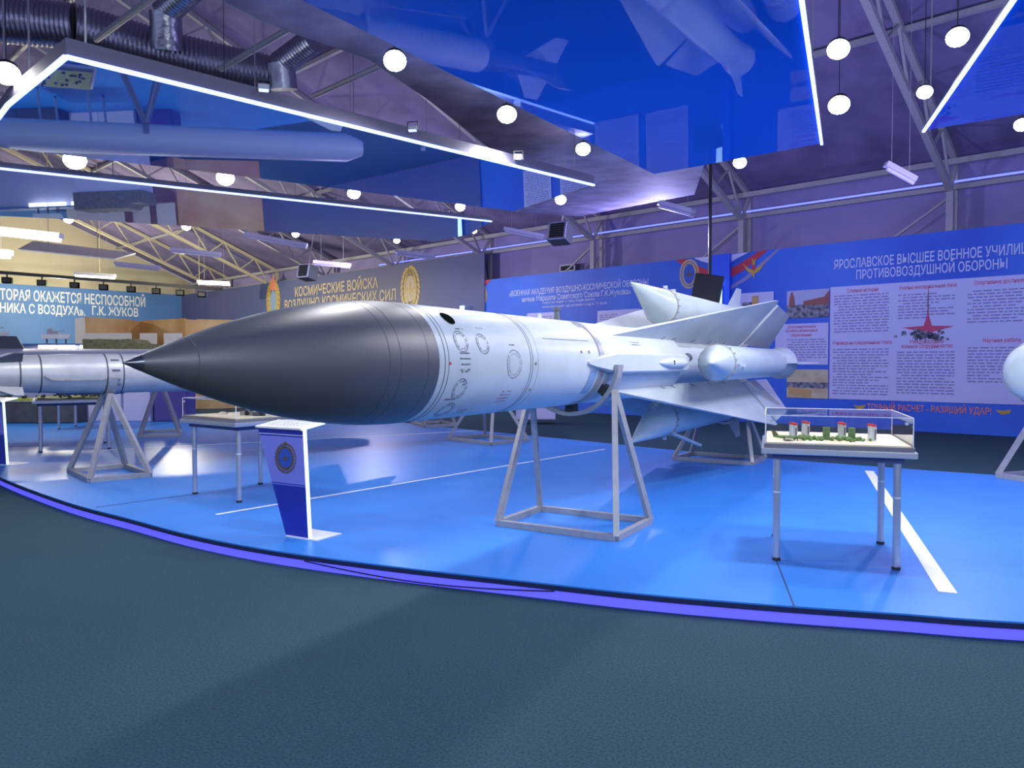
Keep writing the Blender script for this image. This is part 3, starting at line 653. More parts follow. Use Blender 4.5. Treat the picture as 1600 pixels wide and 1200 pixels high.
# ================================================================== LECTERNS
def make_lectern(label, base, yaw, scale=1.0):
    o = thing('info_lectern', label, 'lectern', (base[0], base[1], DECK), RZ(yaw)); H = 1.065; t = .042; lean = -.085
    F = lambda x, z, d=0: Vector((x + lean * z / H, d + .02 * z / H, z)); xl = lambda z: -.30 - .33 * z / H
    MB().box((-.08, .15, .006), (.42, .34, .012)).build('base_plate', M['white'], o)
    def slab(name, z0, z1, m): tr = [(xl(z0), z0), (0, z0), (0, z1), (xl(z1), z1)]; return MB().prism([F(x, z) for x, z in tr], [F(x, z, t) for x, z in tr]).build(name, M[m], o)
    slab('lower_panel', .012, .50, 'lectern_navy'); slab('front_panel', .50, .975, 'lectern'); slab('upper_panel', .975, H, 'lectern_navy')
    for z, m in ((.515, 'lectern_navy'), (.995, 'flagwhite')): MB().bar(F(xl(z), z, -.002), F(0, z, -.002), .003, .008).build('pin_stripe', M[m], o)
    MB().prism([F(.0005, .012, -.002), F(.0005, H + .001, -.002), F(.007, H + .001, -.002), F(.007, .012, -.002)], [F(.0005, .012, t), F(.0005, H + .001, t), F(.007, H + .001, t), F(.007, .012, t)]).build('light_strip', M['edge_led'], o)
    top = [(xl(H) + lean, 1.068, -.005), (lean, 1.068, -.005), (lean + .03, 1.115, .27), (xl(H) + lean + .03, 1.115, .27)]
    dk = MB().prism([Vector((x, y, z)) for x, z, y in top], [Vector((x, y, z - .018)) for x, z, y in top]).build('reading_board', M['white'], o)
    MB().bar(Vector((lean + .011, -.005, 1.058)), Vector((lean + .041, .27, 1.105)), .02, .022).build('light_strip', M['edge_led'], dk)
    b = MB()
    for r in range(9):
        k = (r + 1.5) / 11
        a = Vector((top[0][0], top[0][2], top[0][1])).lerp(Vector((top[3][0], top[3][2], top[3][1])), k); e = Vector((top[1][0], top[1][2], top[1][1])).lerp(Vector((top[2][0], top[2][2], top[2][1])), k)
        x = .10
        while x < (.86 if r % 3 else .6):
            w = random.uniform(.03, .09); p0, p1 = a.lerp(e, x), a.lerp(e, min(x + w, .9)); up = Vector((0, 0, .002)); v = Vector((0, .012, .0028))
            b.quad(p0 + up, p1 + up, p1 + up + v * .45, p0 + up + v * .45); x += w + .02
    b.build('board_text', M['ink'], dk, fix=False)
    e = bpy.data.objects.new('emblem', None); COL.objects.link(e); e.parent = o
    X = (F(1, .7) - F(0, .7)).normalized(); Y = (F(0, .8) - F(0, .6)).normalized()
    e.matrix_local = Matrix.Translation(F(-.25, .765, -.004)) @ frame(X, Y).to_4x4()
    wreath(e, 'wreath', 0, 0, .115, .122, M['bronze'], 26, .30, .002); disc(e, 'blue_field', 0, 0, .09, .096, M['flagblue'], .001); wings(e, 'winged_badge', 0, 0, .055, .035, M['bronze'], .004)
    MB().quad(*[(.024 * (1 if k % 2 == 0 else .4) * sin(pi * k / 5), .148 + .024 * (1 if k % 2 == 0 else .4) * cos(pi * k / 5), .004) for k in range(10)]).build('star', M['bronze'], e, fix=False)
    return o
make_lectern('tapered lilac and navy information lectern with gold wreath emblem, at the platform front', at_z(482, 843, DECK), radians(-30))
make_lectern('information lectern cut off by the left edge, only its glowing side showing', at_z(10, 727, DECK), radians(-14))

# ================================================================== BANNERS ON THE RIGHT WALL
BX = -WW; BD = 22.1
def banner_frame(px, d): 
    p = on_wall(px, 567, d); return Vector((p.x, p.y, 0)), frame(BX, (0, 0, 1))
def mk_local(org, d):
    def f(px, py):
        p = on_wall(px, py, d); return ((p - org).dot(BX), p.z)
    return f
BT = 5.25
# --- school banner
org, fr = banner_frame(1140, BD); L = mk_local(org, BD)
BN1 = thing('school_banner', 'wide blue banner about a military school with white text panels, on the right wall', 'banner', org, fr)
MB().box((7.0, BT / 2 + .002, -.04), (14.0, BT, .07)).build('board', M['banner'], BN1)
def span(xa, ya, xb, yb): (x0, y0), (x1, y1) = L(xa, ya), L(xb, yb); return x0, x1, (y0 + y1) / 2
x0, x1, y = span(1303, 421, 1597, 396); hh = .32
lettering(BN1, 'title_lettering', 'ЯРОСЛАВСКОЕ ВЫСШЕЕ ВОЕННОЕ УЧИЛИЩЕ', x0, x0 + (x1 - x0) * 1.065, y, .26, M['txt_pale'])
x0, x1, y = span(1338, 436, 1574, 419); lettering(BN1, 'title_lettering', 'ПРОТИВОВОЗДУШНОЙ ОБОРОНЫ', x0, x1, y, .25, M['txt_pale'])
xa, yt = L(1298, 449); _, yb = L(1298, 623); rect(BN1, 'text_panel', xa, xa + 10.2, yb, yt, M['panelwhite'], .001, .02); PZ = .024
for body, a, b2, m in (('Славная история', (1324, 457), (1373, 455), 0), ('Учебно-материальная база', (1405, 454), (1495, 447), 0), ('Спортивные достижения', (1522, 446), (1612, 439), 0),
                       ('Училище на современном этапе', (1301, 539), (1394, 537), 0), ('Международное', (1422, 537), (1475, 536), 0), ('военное сотрудничество', (1409, 544), (1489, 543), 0), ('Научная работа', (1536, 535), (1595, 534), 0)):
    x0, x1, y = span(*a, *b2); lettering(BN1, 'heading', body, x0, x1, y, .105, M['txt_red'], PZ)
for a, b2 in (((1304, 460), (1389, 518)), ((1404, 458), (1492, 496)), ((1512, 452), (1600, 506)), ((1302, 543), (1388, 620)), ((1402, 547), (1491, 617)), ((1512, 540), (1600, 602))):
    (x0, y1), (x1, y0) = L(*a), L(*b2); text_rows(BN1, 'text_block', x0, x1, y0, y1, M['txt_body'], .078, PZ)
# red winged tower graphic in the middle of the panel
cx, cy = L(1450, 512)
e = MB().quad(*[(cx + x, cy + y, PZ) for x, y in ((-.03, -.15), (.03, -.15), (.01, .95), (0, 1.1), (-.01, .95))]).build('tower_graphic', M['photo_brick'], BN1, fix=False)
poly(e, 'red_wings', [(cx - .62, cy + .02), (cx - .1, cy + .05), (cx, cy + .4), (cx + .1, cy + .05), (cx + .62, cy + .02), (cx + .1, cy - .12), (cx - .1, cy - .12)], M['txt_red'], PZ + .001)
b = MB()
for k in range(46):
    x, y, w = cx + random.gauss(0, .32), cy - .22 + random.gauss(0, .07), random.uniform(.03, .08); b.quad((x - w, y - w, PZ + .002), (x + w, y - w * .6, PZ + .002), (x + w * .6, y + w, PZ + .002), (x - w * .8, y + w * .7, PZ + .002))
b.build('crowd_graphic', M['photo_a'], e, fix=False)
# left column: photographs and text box
def photo(kind, a, b2):
    (x0, y1), (x1, y0) = L(*a), L(*b2); y0 = L(a[0], b2[1])[1]
    if kind == 'parade':
        o = rect(BN1, 'photograph', x0, x1, y0, y1, M['photo_sky'], .001, .02); rect(o, 'crowd', x0, x1, y0, y0 + (y1 - y0) * .48, M['photo_a'], PZ)
        w = x1 - x0; h = y1 - y0
        poly(o, 'brick_tower', [(x0 + .05 * w, y0 + .45 * h), (x0 + .2 * w, y0 + .45 * h), (x0 + .18 * w, y0 + .75 * h), (x0 + .125 * w, y1), (x0 + .07 * w, y0 + .75 * h)], M['photo_brick'], PZ + .001)
        poly(o, 'brick_wall', [(x0 + .4 * w, y0 + .45 * h), (x1, y0 + .45 * h), (x1, y0 + .95 * h), (x1 - .12 * w, y0 + .72 * h), (x0 + .4 * w, y0 + .6 * h)], M['photo_brick'], PZ + .0005)
    elif kind == 'hall':
        o = rect(BN1, 'photograph', x0, x1, y0, y1, M['photo_hall'], .001, .02); w = x1 - x0; h = y1 - y0
        rect(o, 'crowd', x0, x1, y0 + .35 * h, y0 + .55 * h, M['photo_a'], PZ); poly(o, 'wooden_desk', [(x0 + .05 * w, y0 + .12 * h), (x0 + .6 * w, y0 + .02 * h), (x0 + .62 * w, y0 + .3 * h), (x0 + .05 * w, y0 + .4 * h)], M['photo_wood'], PZ + .001)
    else:
        o = rect(BN1, 'photograph', x0, x1, y0, y1, M['panelwhite'], .001, .02); w = x1 - x0; h = y1 - y0
        rect(o, 'dark_screen', x0 + .15 * w, x0 + .45 * w, y0 + .05 * h, y0 + .45 * h, M['photo_a'], PZ); rect(o, 'portrait', x0 + .42 * w, x0 + .6 * w, y0 + .02 * h, y0 + .8 * h, M['photo_wood'], PZ + .001)
photo('parade', (1230, 455), (1296, 498)); photo('hall', (1230, 577), (1294, 621)); photo('portrait', (1152, 459), (1209, 485))
(x0, y1), (x1, y0) = L(1212, 507), L(1294, 570); rect(BN1, 'text_panel', x0, x1, y0, y1, M['panelwhite'], .001, .02)
for body, a, b2 in (('Дополнительное', (1231, 513), (1275, 512)), ('профессиональное', (1228, 519), (1278, 518)), ('образование', (1236, 526), (1269, 525))):
    x0, x1, y = span(*a, *b2); lettering(BN1, 'heading', body, x0, x1, y, .085, M['txt_red'], PZ)
(x0, y1), (x1, y0) = L(1231, 528), L(1291, 565); text_rows(BN1, 'text_block', x0, x1, y0, y1, M['txt_body'], .075, PZ)
x0, x1, y = span(1355, 638.5, 1549, 645.5); lettering(BN1, 'slogan', 'ТОЧНЫЙ РАСЧЕТ - РАЗЯЩИЙ УДАР!', x0, x1, y - .03, .17, M['txt_orange'], .01)
for px, py in ((1342, 636), (1567, 644)):
    x, y = L(px, py); poly(BN1, 'gold_feather', [(x - .16, y + .05), (x - .02, y - .07), (x + .15, y - .02), (x + .18, y + .07), (x, y + .04)], M['gold'], .008)
def emblem_wings(parent, px, py, sc):
    x, y = L(px, py); e = wings(parent, 'winged_emblem', x, y, .42 * sc, .42 * sc, M['gold'], .012); disc(e, 'shield', x, y, .07 * sc, .11 * sc, M['flagred'], .016)
def px_poly(parent, pts, m, z): return poly(parent, 'ribbon_band', [(x, min(y, BT - .004)) for x, y in (L(*q) for q in pts)], M[m], z)
px_poly(BN1, [(1141, 398), (1170, 393), (1155, 402), (1141, 410)], 'flagwhite', .005)
px_poly(BN1, [(1141, 410), (1155, 402), (1170, 393), (1186, 390), (1172, 402), (1155, 413), (1141, 420)], 'flagblue', .006)
px_poly(BN1, [(1141, 420), (1155, 413), (1172, 402), (1186, 390), (1200, 388), (1180, 408), (1160, 424), (1141, 434)], 'flagred', .007)
px_poly(BN1, [(1141, 447), (1165, 432), (1192, 408), (1214, 388), (1219, 389), (1196, 412), (1168, 437), (1141, 453)], 'txt_body', .0055)
emblem_wings(BN1, 1178, 418, .85)

# blue pillar between the banners
p0 = on_wall(1126, 567, 22.0)
tag(MB().box((0, 0, 2.625), (.62, .12, 5.25)).build('blue_pillar', M['pillar']), 'plain bright blue pillar board between the two blue banners', 'pillar').matrix_world = Matrix.Translation((p0.x, p0.y, .002)) @ frame(BX, NW).to_4x4()
# --- academy banner
org, fr = banner_frame(733, BD); L = mk_local(org, BD); xr = L(1112, 500)[0]
BN2 = thing('academy_banner', 'blue banner of an aerospace defence academy, behind the big missile', 'banner', org, fr)
MB().box((xr / 2, BT / 2 + .002, -.04), (xr, BT, .07)).build('board', M['banner'], BN2)
for body, a, b2, h in (('«ВОЕННАЯ АКАДЕМИЯ ВОЗДУШНО-КОСМИЧЕСКОЙ ОБОРОНЫ', (796, 463.5), (1013, 445), .22), ('имени Маршала Советского Союза Г.К.Жукова»', (816, 472), (986, 459), .20)):
    x0, x1, y = span(*a, *b2); lettering(BN2, 'title_lettering', body, x0, x1, y, h, M['txt_pale'])
for body, a, b2 in (('Тяжкое горе ожидает ту страну, которая окажется', (848, 475), (929, 469)), ('неспособной отразить удар противника с воздуха. Г.К. Жуков', (848, 481.5), (948, 475))):
    x0, x1, y = span(*a, *b2); lettering(BN2, 'motto_lettering', body, x0, x1, y, .095, M['txt_pale'])
for a, b2 in (((824, 490), (866, 600)), ((880, 520), (926, 600)), ((934, 486), (1000, 600)), ((1012, 482), (1075, 600))):
    (x0, y1), (x1, y0) = L(*a), L(*b2); rect(BN2, 'text_panel', x0, x1, y0, y1, M['panelwhite'], .001, .02); text_rows(BN2, 'text_block', x0 + .1, x1 - .1, y0, y1 - .1, M['txt_body'], .08, PZ)
x, y = L(751, 462); poly(BN2, 'ribbon_band', [(L(735, 0)[0], y - .12), (L(735, 0)[0], y + .30), (L(757, 0)[0], BT - .004), (L(768, 0)[0], BT - .004)], M['flagred'], .005)
wreath(BN2, 'wreath', x, y, .30, .40, M['gold'], 24, .35, .008); disc(BN2, 'blue_field', x, y, .24, .32, M['flagwhite'], .0075); wings(BN2, 'winged_badge', x, y, .18, .14, M['gold'], .010)
x, y = L(1077, 428)
px_poly(BN2, [(1084, 402), (1111, 398), (1111, 412), (1096, 408)], 'flagwhite', .005)
px_poly(BN2, [(1072, 403), (1084, 402), (1096, 408), (1111, 412), (1111, 423), (1090, 417)], 'flagblue', .006)
px_poly(BN2, [(1057, 405), (1072, 403), (1088, 415), (1111, 423), (1111, 437), (1090, 431), (1069, 417)], 'flagred', .007)
disc(BN2, 'blue_field', x, y, .24, .34, M['flagblue'], .0085); wreath(BN2, 'wreath', x, y, .28, .40, M['txt_gold'], 28, .35, .010); wings(BN2, 'winged_badge', x, y, .16, .16, M['bronze'], .012)

# --- space troops banner on the wall further back
BD2 = 22.05; org, fr = banner_frame(757, BD2)
L = mk_local(org, BD2); wlen = (FAR_W - .1) - org.dot(WW)
BN3 = thing('space_troops_banner', 'long dim violet blue banner with gold lettering, running to the far corner', 'banner', org, fr)
MB().box((-wlen / 2, 3.2, -.02), (wlen, 6.38, .03)).build('cloth', M['spacebanner'], BN3)
for body, a, b2, h in (('КОСМИЧЕСКИЕ ВОЙСКА', (461, 462.5), (591, 450), .50), ('ВОЗДУШНО-КОСМИЧЕСКИХ СИЛ', (445, 482), (619, 470), .50)):
    x0, x1, y = span(*a, *b2); lettering(BN3, 'gold_lettering', body, x0, x1, y, h, M['txt_gold'], .008, .02)
x, y = L(427, 470); wreath(BN3, 'wreath', x, y, .55, 1.0, M['gold'], 22, .4, .008); disc(BN3, 'blue_field', x, y - .1, .40, .7, M['plate'], .006)
poly(BN3, 'flame_tip', [(x - .4, y + .6), (x, y + 1.5), (x + .4, y + .6)], M['txt_orange'], .010)
x, y = L(641, 451); wreath(BN3, 'wreath', x, y, .50, .85, M['gold'], 22, .45, .008); disc(BN3, 'red_field', x, y, .38, .6, M['txt_gold'], .006); wings(BN3, 'winged_badge', x, y, .34, .4, M['gold'], .012)

# --- far wall banner with the quotation
FWW = FAR_W - .08
def Lf(px, py):
    p = at_plane(px, py, WW * FWW, WW); return p
fo = hall(FWW, 0, 0); frF = frame(NW, (0, 0, 1))
BN4 = thing('quotation_banner', 'sky blue banner with large white quotation, across the far end wall', 'banner', fo, frF)
MB().box((2.0, 3.2, -.02), (41.6, 6.4, .03)).build('cloth', M['farbanner'], BN4)
lf = lambda px, py: ((Lf(px, py) - fo).dot(NW), Lf(px, py).z)
(xa, ya), (xb, yb) = lf(0, 468), lf(227, 479); lettering(BN4, 'white_lettering', 'ТОРАЯ ОКАЖЕТСЯ НЕСПОСОБНОЙ', xa, xb, (ya + yb) / 2, .62, M['txt_white'], .008, .02)
(xc, yc) = lf(-34, 468); lettering(BN4, 'white_lettering', 'КО', xc, xa - .12, (ya + yb) / 2, .62, M['txt_white'], .008, .02)
(xa, ya), (xb, yb) = lf(0, 486), lf(133, 492); lettering(BN4, 'white_lettering', 'НИКА С ВОЗДУХА».', xa, xb, (ya + yb) / 2 - .05, .54, M['txt_white'], .008, .02)
(xa, ya), (xb, yb) = lf(144, 490), lf(216, 494); lettering(BN4, 'white_lettering', 'Г.К. ЖУКОВ', xa, xb, (ya + yb) / 2 - .05, .54, M['txt_white'], .008, .02)

# ================================================================== TALL LIT PYLONS AND SCREEN
def pylon(label, px, ytop, Y, wpx):
    p = at_y(px, ytop, Y); z0 = 2.0; H = p.z - z0; o = thing('light_pylon', label, 'light pylon', (p.x, p.y, z0), frame(BX, NW))
    MB().prism([(-.03, -.10, 0), (.10, -.10, 0), (.12, -.10, H), (-.12, -.10, H)], [(-.03, -.04, 0), (.10, -.04, 0), (.12, -.04, H), (-.12, -.04, H)]).build('glowing_face', M['edge_led'], o)
    MB().box((.03, .02, H / 2), (.10, .10, H * .9)).build('mount', M['pillar'], o)
def d_depth(px, d): return on_wall(px, 567, d).y
pylon('tapered glowing white light mounted on the blue pillar, right of the black screen', 1124, 440, d_depth(1124, 21.86), 14)
pylon('small glowing white light at the left end of the academy banner, above the missile body', 724, 478, d_depth(724, 21.95), 6)
# hanging screen on its pole
p = at_y(1105, 452, 16.5); zr = 7.2
o = thing('hanging_screen', 'black flat screen hanging from a thin black pole above the boosters', 'screen', p, RZ(radians(-25)))
MB().box((0, 0, 0), (.62, .06, .64), Matrix.Rotation(radians(10), 3, 'Y')).build('screen', M['black'], o, bevel=.01)
b = MB(); b.tube((.04, .07, .1), (.04, .07, roof_z(p) - p.z), .035, 10); b.build('pole', M['black'], o, smooth=True)
MB().box((.04, .045, .12), (.12, .05, .12)).build('bracket', M['black'], o)

# ================================================================== CEILING PANELS (glossy blue stretch ceilings with light tubes)
def plane_hit(px, py, H0, gx=.02, gy=None):
    gy = gy if gy is not None else (.06 if H0 >= 4 else .046)
    d = ray(px, py); t = (H0 - CZ) / (d.z - gx * d.x - gy * d.y); return CAM + d * t
def ceiling_panel(label, H0, poly_px, led_edges, thick=.22, ext=None):
    pts = [plane_hit(x, y, H0) if not isinstance(x, Vector) else x for x, y in poly_px]
    if ext: pts = ext(pts)
    c = sum(pts, Vector()) / len(pts); o = thing('ceiling_panel', label, 'ceiling panel', c); l = [p - c for p in pts]; up = Vector((0, 0, 1))
    MB().quad(*l).build('gloss_sheet', M['mirror'], o, fix=False)
    b = MB(); k = len(l)
    for i in range(k):
        j = (i + 1) % k; b.quad(l[i] + up * .004, l[j] + up * .004, l[j] + up * thick, l[i] + up * thick)
    b.quad(*[p + up * thick for p in l]); b.build('frame', M['fascia'], o, fix=False)
    for i, j in led_edges:
        a, e = l[i], l[j]; inw = -((a + e) / 2).normalized() * .0; MB().bar(a - up * .012, e - up * .012, .034, .024).build('light_tube', M['led'], o)
    b = MB()
    for p in l:
        q = p * .93; zt = roof_z(q + c) - c.z
        if zt > .4: b.tube(q + up * thick, Vector((q.x, q.y, zt)), .008, 6)
    b.build('suspension_rod', M['truss'], o)
    return o
def ext_b(p):
    e = []
    for i, v in enumerate(p): e.append(v)
    return e
HB, HA = 4.0, 3.75
pl = [plane_hit(472, 0, HB), plane_hit(1022, 272, HB), plane_hit(1100, 258, HB), plane_hit(1284, 224, HB), plane_hit(1253, 0, HB)]
dl = (pl[0] - pl[1]); dr = (pl[4] - pl[3]); pl[0] += dl * 1.3; pl[4] += dr * 1.3
ceiling_panel('large glossy blue ceiling panel mirroring the banners, top centre', HB, [(v, 0) for v in pl], [(3, 4)])
ceiling_panel('glossy blue ceiling panel with a long light tube, upper left', HA, [(103, 86), (928, 288), (803, 330), (400, 278), (-120, 216), (-25, 212), (12, 162)], [(0, 1), (6, 0), (5, 6)], .12)
ceiling_panel('narrow glossy blue ceiling panel with lower light tube, left middle', 3.9, [(-90, 252), (768, 345), (735, 366), (680, 377), (555, 370), (156, 345), (-90, 333)], [(0, 1)], .07)
ceiling_panel('glossy blue ceiling panel cut off at the top right corner', HB, [(1582, 0), (1443, 204), (1600, 178), (1800, 140), (1950, -150), (1690, -158)], [(1, 0), (0, 5)], .05)
# mottled fabric sheet between the panels
band = [(360, -50), (472, 0), (1022, 272), (1100, 258), (1085, 304), (905, 338), (806, 331), (928, 290), (790, 252), (669, 156), (575, 92), (462, 54), (400, 28), (250, -50)]
bp = [plane_hit(x, y, 4.34) for x, y in band]
bm = MB().prism(bp, [p + Vector((0, 0, .03)) for p in bp]); structure(bm.build('ceiling_2', M['mottle']))

# ================================================================== FLOODLIGHTS
def roofrod(b, p, c, r=.012): b.tube(p - c, Vector((p.x, p.y, roof_z(p) - .05)) - c, r, 6)
def floodlight(label, p, rad=.10, power=1.0, tilt=(0, 0), group='hall floodlights'):
    o = thing('floodlight', label, 'floodlight', p, None, group)
    d = ((CAM - p).normalized() * .75 + Vector((0, 0, -.55))).normalized()
    MB().lathe([(0, rad * .5), (rad * .5, rad * .9), (rad * 1.05, rad * 1.03), (rad * 1.15, rad * 1.03)], -d * rad * 1.15, d, 24).build('housing', M['black'], o, smooth=True)
    MB().lathe([(0, rad), (rad * .08, rad * .9), (rad * .14, rad * .5)], d * .003, d, 24).build('lens', M['lens'], o, smooth=True)
    b = MB(); b.tube(-d * rad * 1.1, Vector((-d.x * rad * 1.1, -d.y * rad * 1.1, roof_z(p) - p.z)), .004, 6); b.build('hanger', M['black'], o)
    li = bpy.data.lights.new('floodlight_beam', 'SPOT'); li.energy = FLOOD_W * power; li.spot_size = radians(160); li.spot_blend = .6; li.shadow_soft_size = .12; li.color = (.97, .98, 1)
    lo = bpy.data.objects.new('beam', li); COL.objects.link(lo); lo.parent = o; lo.location = d * .05 + Vector((0, 0, -.26)); lo.rotation_euler = (.10, 0, 0)
    return o
FL = [(617, 95, 4.08, .10, 1, 'biggest glaring floodlight on the mottled sheet, top centre left'), (792, 179, 4.08, .11, 1, 'glaring floodlight on the mottled sheet right of the biggest one'),
      (911, 233, 4.08, .10, 1, 'floodlight on the mottled sheet near the end of the long light tube'), (876, 312, 4.08, .11, 1, 'floodlight just below the right end of the long light tube'),
      (741, 361, 5.0, .10, .8, 'small floodlight right below the end of the lower light tube'), (719, 323, 4.05, .10, .8, 'floodlight beside the mirrored pylon at the tip of the lower tube'),
      (553, 302, 4.0, .11, 1, 'floodlight between the two light tubes, left of the tube tips'), (352, 278, 3.95, .12, 1, 'bright floodlight between the two light tubes, above the nose cone'),
      (117, 250, 3.95, .13, 1, 'bright floodlight between the two light tubes, near the left edge'), (10, 115, 3.9, .10, 1, 'floodlight at the left edge outside the corner of the long light tube'),
      (620, 376, 5.0, .13, .8, 'floodlight under the lower light tube, above the space banner emblem'), (462, 366, 5.0, .13, .8, 'floodlight under the lower light tube, above the gold lettering'),
      (291, 354, 4.9, .14, .8, 'floodlight under the lower light tube, above the far truss'), (107, 343, 4.7, .12, .8, 'floodlight under the lower light tube, above the hanging white board'),
      (1310, 77, 3.98, .09, 1, 'upper floodlight right of the upright light tube, top right'), (1311, 164, 4.0, .11, 1, 'lower floodlight right of the upright light tube, top right'),
      (1156, 254, 4.08, .10, 1, 'floodlight at the far edge of the large glossy panel, by the black pole'), (1496, 58, 3.98, .085, 1, 'floodlight left of the slanted light tube, near the top right corner'),
      (1445, 144, 4.0, .075, 1, 'smaller floodlight at the lower end of the slanted light tube'), (1597, 195, 4.05, .09, 1, 'floodlight cut off by the right edge, under the corner panel')]
for px, py, z, r, pw, lb in FL: floodlight(lb, plane_hit(px, py, z + .02), r * .98, pw)
# small clamp lamps on the long tubes
def clamp_lamp(label, px, py, H0):
    p = plane_hit(px, py, H0 + .06); o = thing('clamp_lamp', label, 'clamp lamp', p, RZ(random.uniform(-.3, .3)), 'small lamps on the light tubes')
    MB().box((0, 0, .02), (.09, .05, .05)).build('housing', M['alu'], o, bevel=.008); MB().box((0, -.01, -.011), (.075, .04, .01)).build('lens', M['led'], o); b = MB(); [b.bar((s * .052, 0, -.02), (s * .052, 0, .08), .008) for s in (-1, 1)]; b.bar((-.056, 0, .08), (.056, 0, .08), .008); b.build('bracket', M['black'], o)
for px, py, H, lb in ((412, 140, HA, 'clamp lamp on the long light tube, below the silver duct'), (645, 203, HA, 'clamp lamp on the long light tube below the biggest floodlight'), (810, 247, HA, 'clamp lamp near the right end of the long light tube'),
                      (320, 295, 3.9, 'clamp lamp on the lower light tube, left'), (523, 317, 3.9, 'clamp lamp on the lower light tube, middle'), (699, 334, 3.9, 'clamp lamp near the right end of the lower light tube')):
    clamp_lamp(lb, px, py, H)

# ================================================================== ROOF TRUSSES
def w_of(px, d=22.3): return on_wall(px, 567, d).dot(WW)
def truss(label, w, mt='truss', d_end=-19, post=True):
    o = thing('roof_truss', label, 'truss', hall(w, 22.3, 0), frame(-NW, -WW)); lim = 22.3 - RIDGE_D; m = M[mt]   # local x runs inwards
    zt = lambda x: EAVE_Z + ROOF_S * (x + .7) - .12; zb = lambda x: 6.33 + ROOF_S * x
    if post:
        MB().bar((0, 0, .001), (0, 0, zb(0)), .17).build('post', m, o); MB().bar((-.52, 0, .001), (-.52, 0, zt(-.52)), .12).build('wall_post', m, o)
        MB().bar((-.5, 0, 4.6), (0, 0, 6.2), .06).build('post_brace', m, o); MB().bar((-.1, .0, 6.2), (-.1, -3.0, 4.2), .06).build('wind_brace', m, o)
    MB().bar((-.55, 0, zt(-.55)), (lim, 0, zt(lim)), .14).build('top_chord', m, o)
    MB().bar((0, 0, zb(0)), (lim, 0, zb(lim)), .15).build('bottom_chord', m, o); MB().bar((0, 0, zb(0)), (-.52, 0, zt(-.52)), .08).build('brace', m, o)
    x = 0
    while x < lim - 1.8:
        MB().bar((x, 0, zb(x)), (x + .9, 0, zt(x + .9)), .06).build('brace', m, o); MB().bar((x + .9, 0, zt(x + .9)), (x + 1.8, 0, zb(x + 1.8)), .06).build('brace', m, o); x += 1.8
    return o
for k, mt, lb in ((0, 'truss', 'violet grey roof truss with its post at the right, over the school banner'), (1, 'truss', 'roof truss whose post stands behind the black pole'), (2, 'truss', 'roof truss whose post stands behind the academy banner'),
                  (3, 'truss', 'roof truss with its post by the left end of the academy banner'), (4, 'truss', 'roof truss above the emblem of the space banner'), (5, 'truss', 'roof truss above the last gold letters of the space banner'),
                  (6, 'truss_far', 'cream roof truss above the first gold letters of the space banner'), (7, 'truss_far', 'cream roof truss with its post nearest the far end wall')):
    truss(lb, 5.2 + 5.8 * k, mt)

# purlins under the roof
for i, d in enumerate((18, 13, 8)):
    structure(MB().bar(hall(-12, d, EAVE_Z + ROOF_S * (WALL_D - d) - .12), hall(FAR_W, d, EAVE_Z + ROOF_S * (WALL_D - d) - .12), .12).build('trim_%d' % (i + 4), M['truss']))

# ================================================================== DUCTS
def duct(label, pts, r, drops):
    pts = [Vector(p) for p in pts]; o = thing('foil_duct', label, 'duct', pts[0]); c = pts[0]; b = MB()
    for p, q in zip(pts[:-1], pts[1:]):
        Ln = (q - p).length; K = int(Ln / .07); prof = []
        for k in range(K): prof += [(Ln * k / K, r), (Ln * (k + .5) / K, r * .93)]
        prof.append((Ln, r)); b.lathe(prof, p - c, q - p, 20)
    b.build('main_run', M['duct'], o, smooth=True)
    for (p, q, e) in drops:
        p, q, e = Vector(p), Vector(q), Vector(e); b = MB(); Ln = (q - p).length; K = max(3, int(Ln / .06)); prof = []
        for k in range(K): prof += [(Ln * k / K, r * .62), (Ln * (k + .5) / K, r * .56)]
        prof.append((Ln, r * .62)); b.lathe(prof, p - c, q - p, 16); br = b.build('branch', M['duct'], o, smooth=True)
        MB().tube(q - c, e - c, r * .7, 16).build('drop_pipe', M['duct'], br, smooth=True)
    b = MB()
    for p in pts[1:-1] + [pts[0].lerp(pts[-1], .3)]: b.tube(p - c, Vector((p.x, p.y, roof_z(p))) - c, .015, 6)
    b.build('hanger', M['truss'], o)
G = lambda px, py, Y: at_y(px, py, Y)
duct('silver foil air duct with two drop pipes under the roof, top left', [G(-120, 20, 12), G(120, 42, 12.5), G(260, 82, 13.2), G(420, 118, 14)], .36,
     [(G(300, -20, 12.2), G(258, 18, 12.6), G(262, 78, 12.8)), (G(490, 62, 13.4), G(438, 100, 13.8), G(443, 140, 13.9))])
# thin cable pipe runs under the roof
def rod(name, label, cat, a, b2, r, m): return tag(MB().tube(a, b2, r, 8).build(name, M[m], smooth=True), label, cat)
rod('roof_pipe', 'slanting grey roof pipe crossing the ducts, top left', 'pipe', G(150, 62, 12), G(250, -12, 10.5), .05, 'truss')
rod('roof_pipe', 'slanting grey roof pipe between the two drop pipes', 'pipe', G(345, 108, 13), G(460, 40, 11.5), .05, 'truss')
rod('roof_pipe', 'slanting grey roof pipe left of the biggest floodlight', 'pipe', G(490, 150, 14), G(640, 82, 11.5), .05, 'truss')

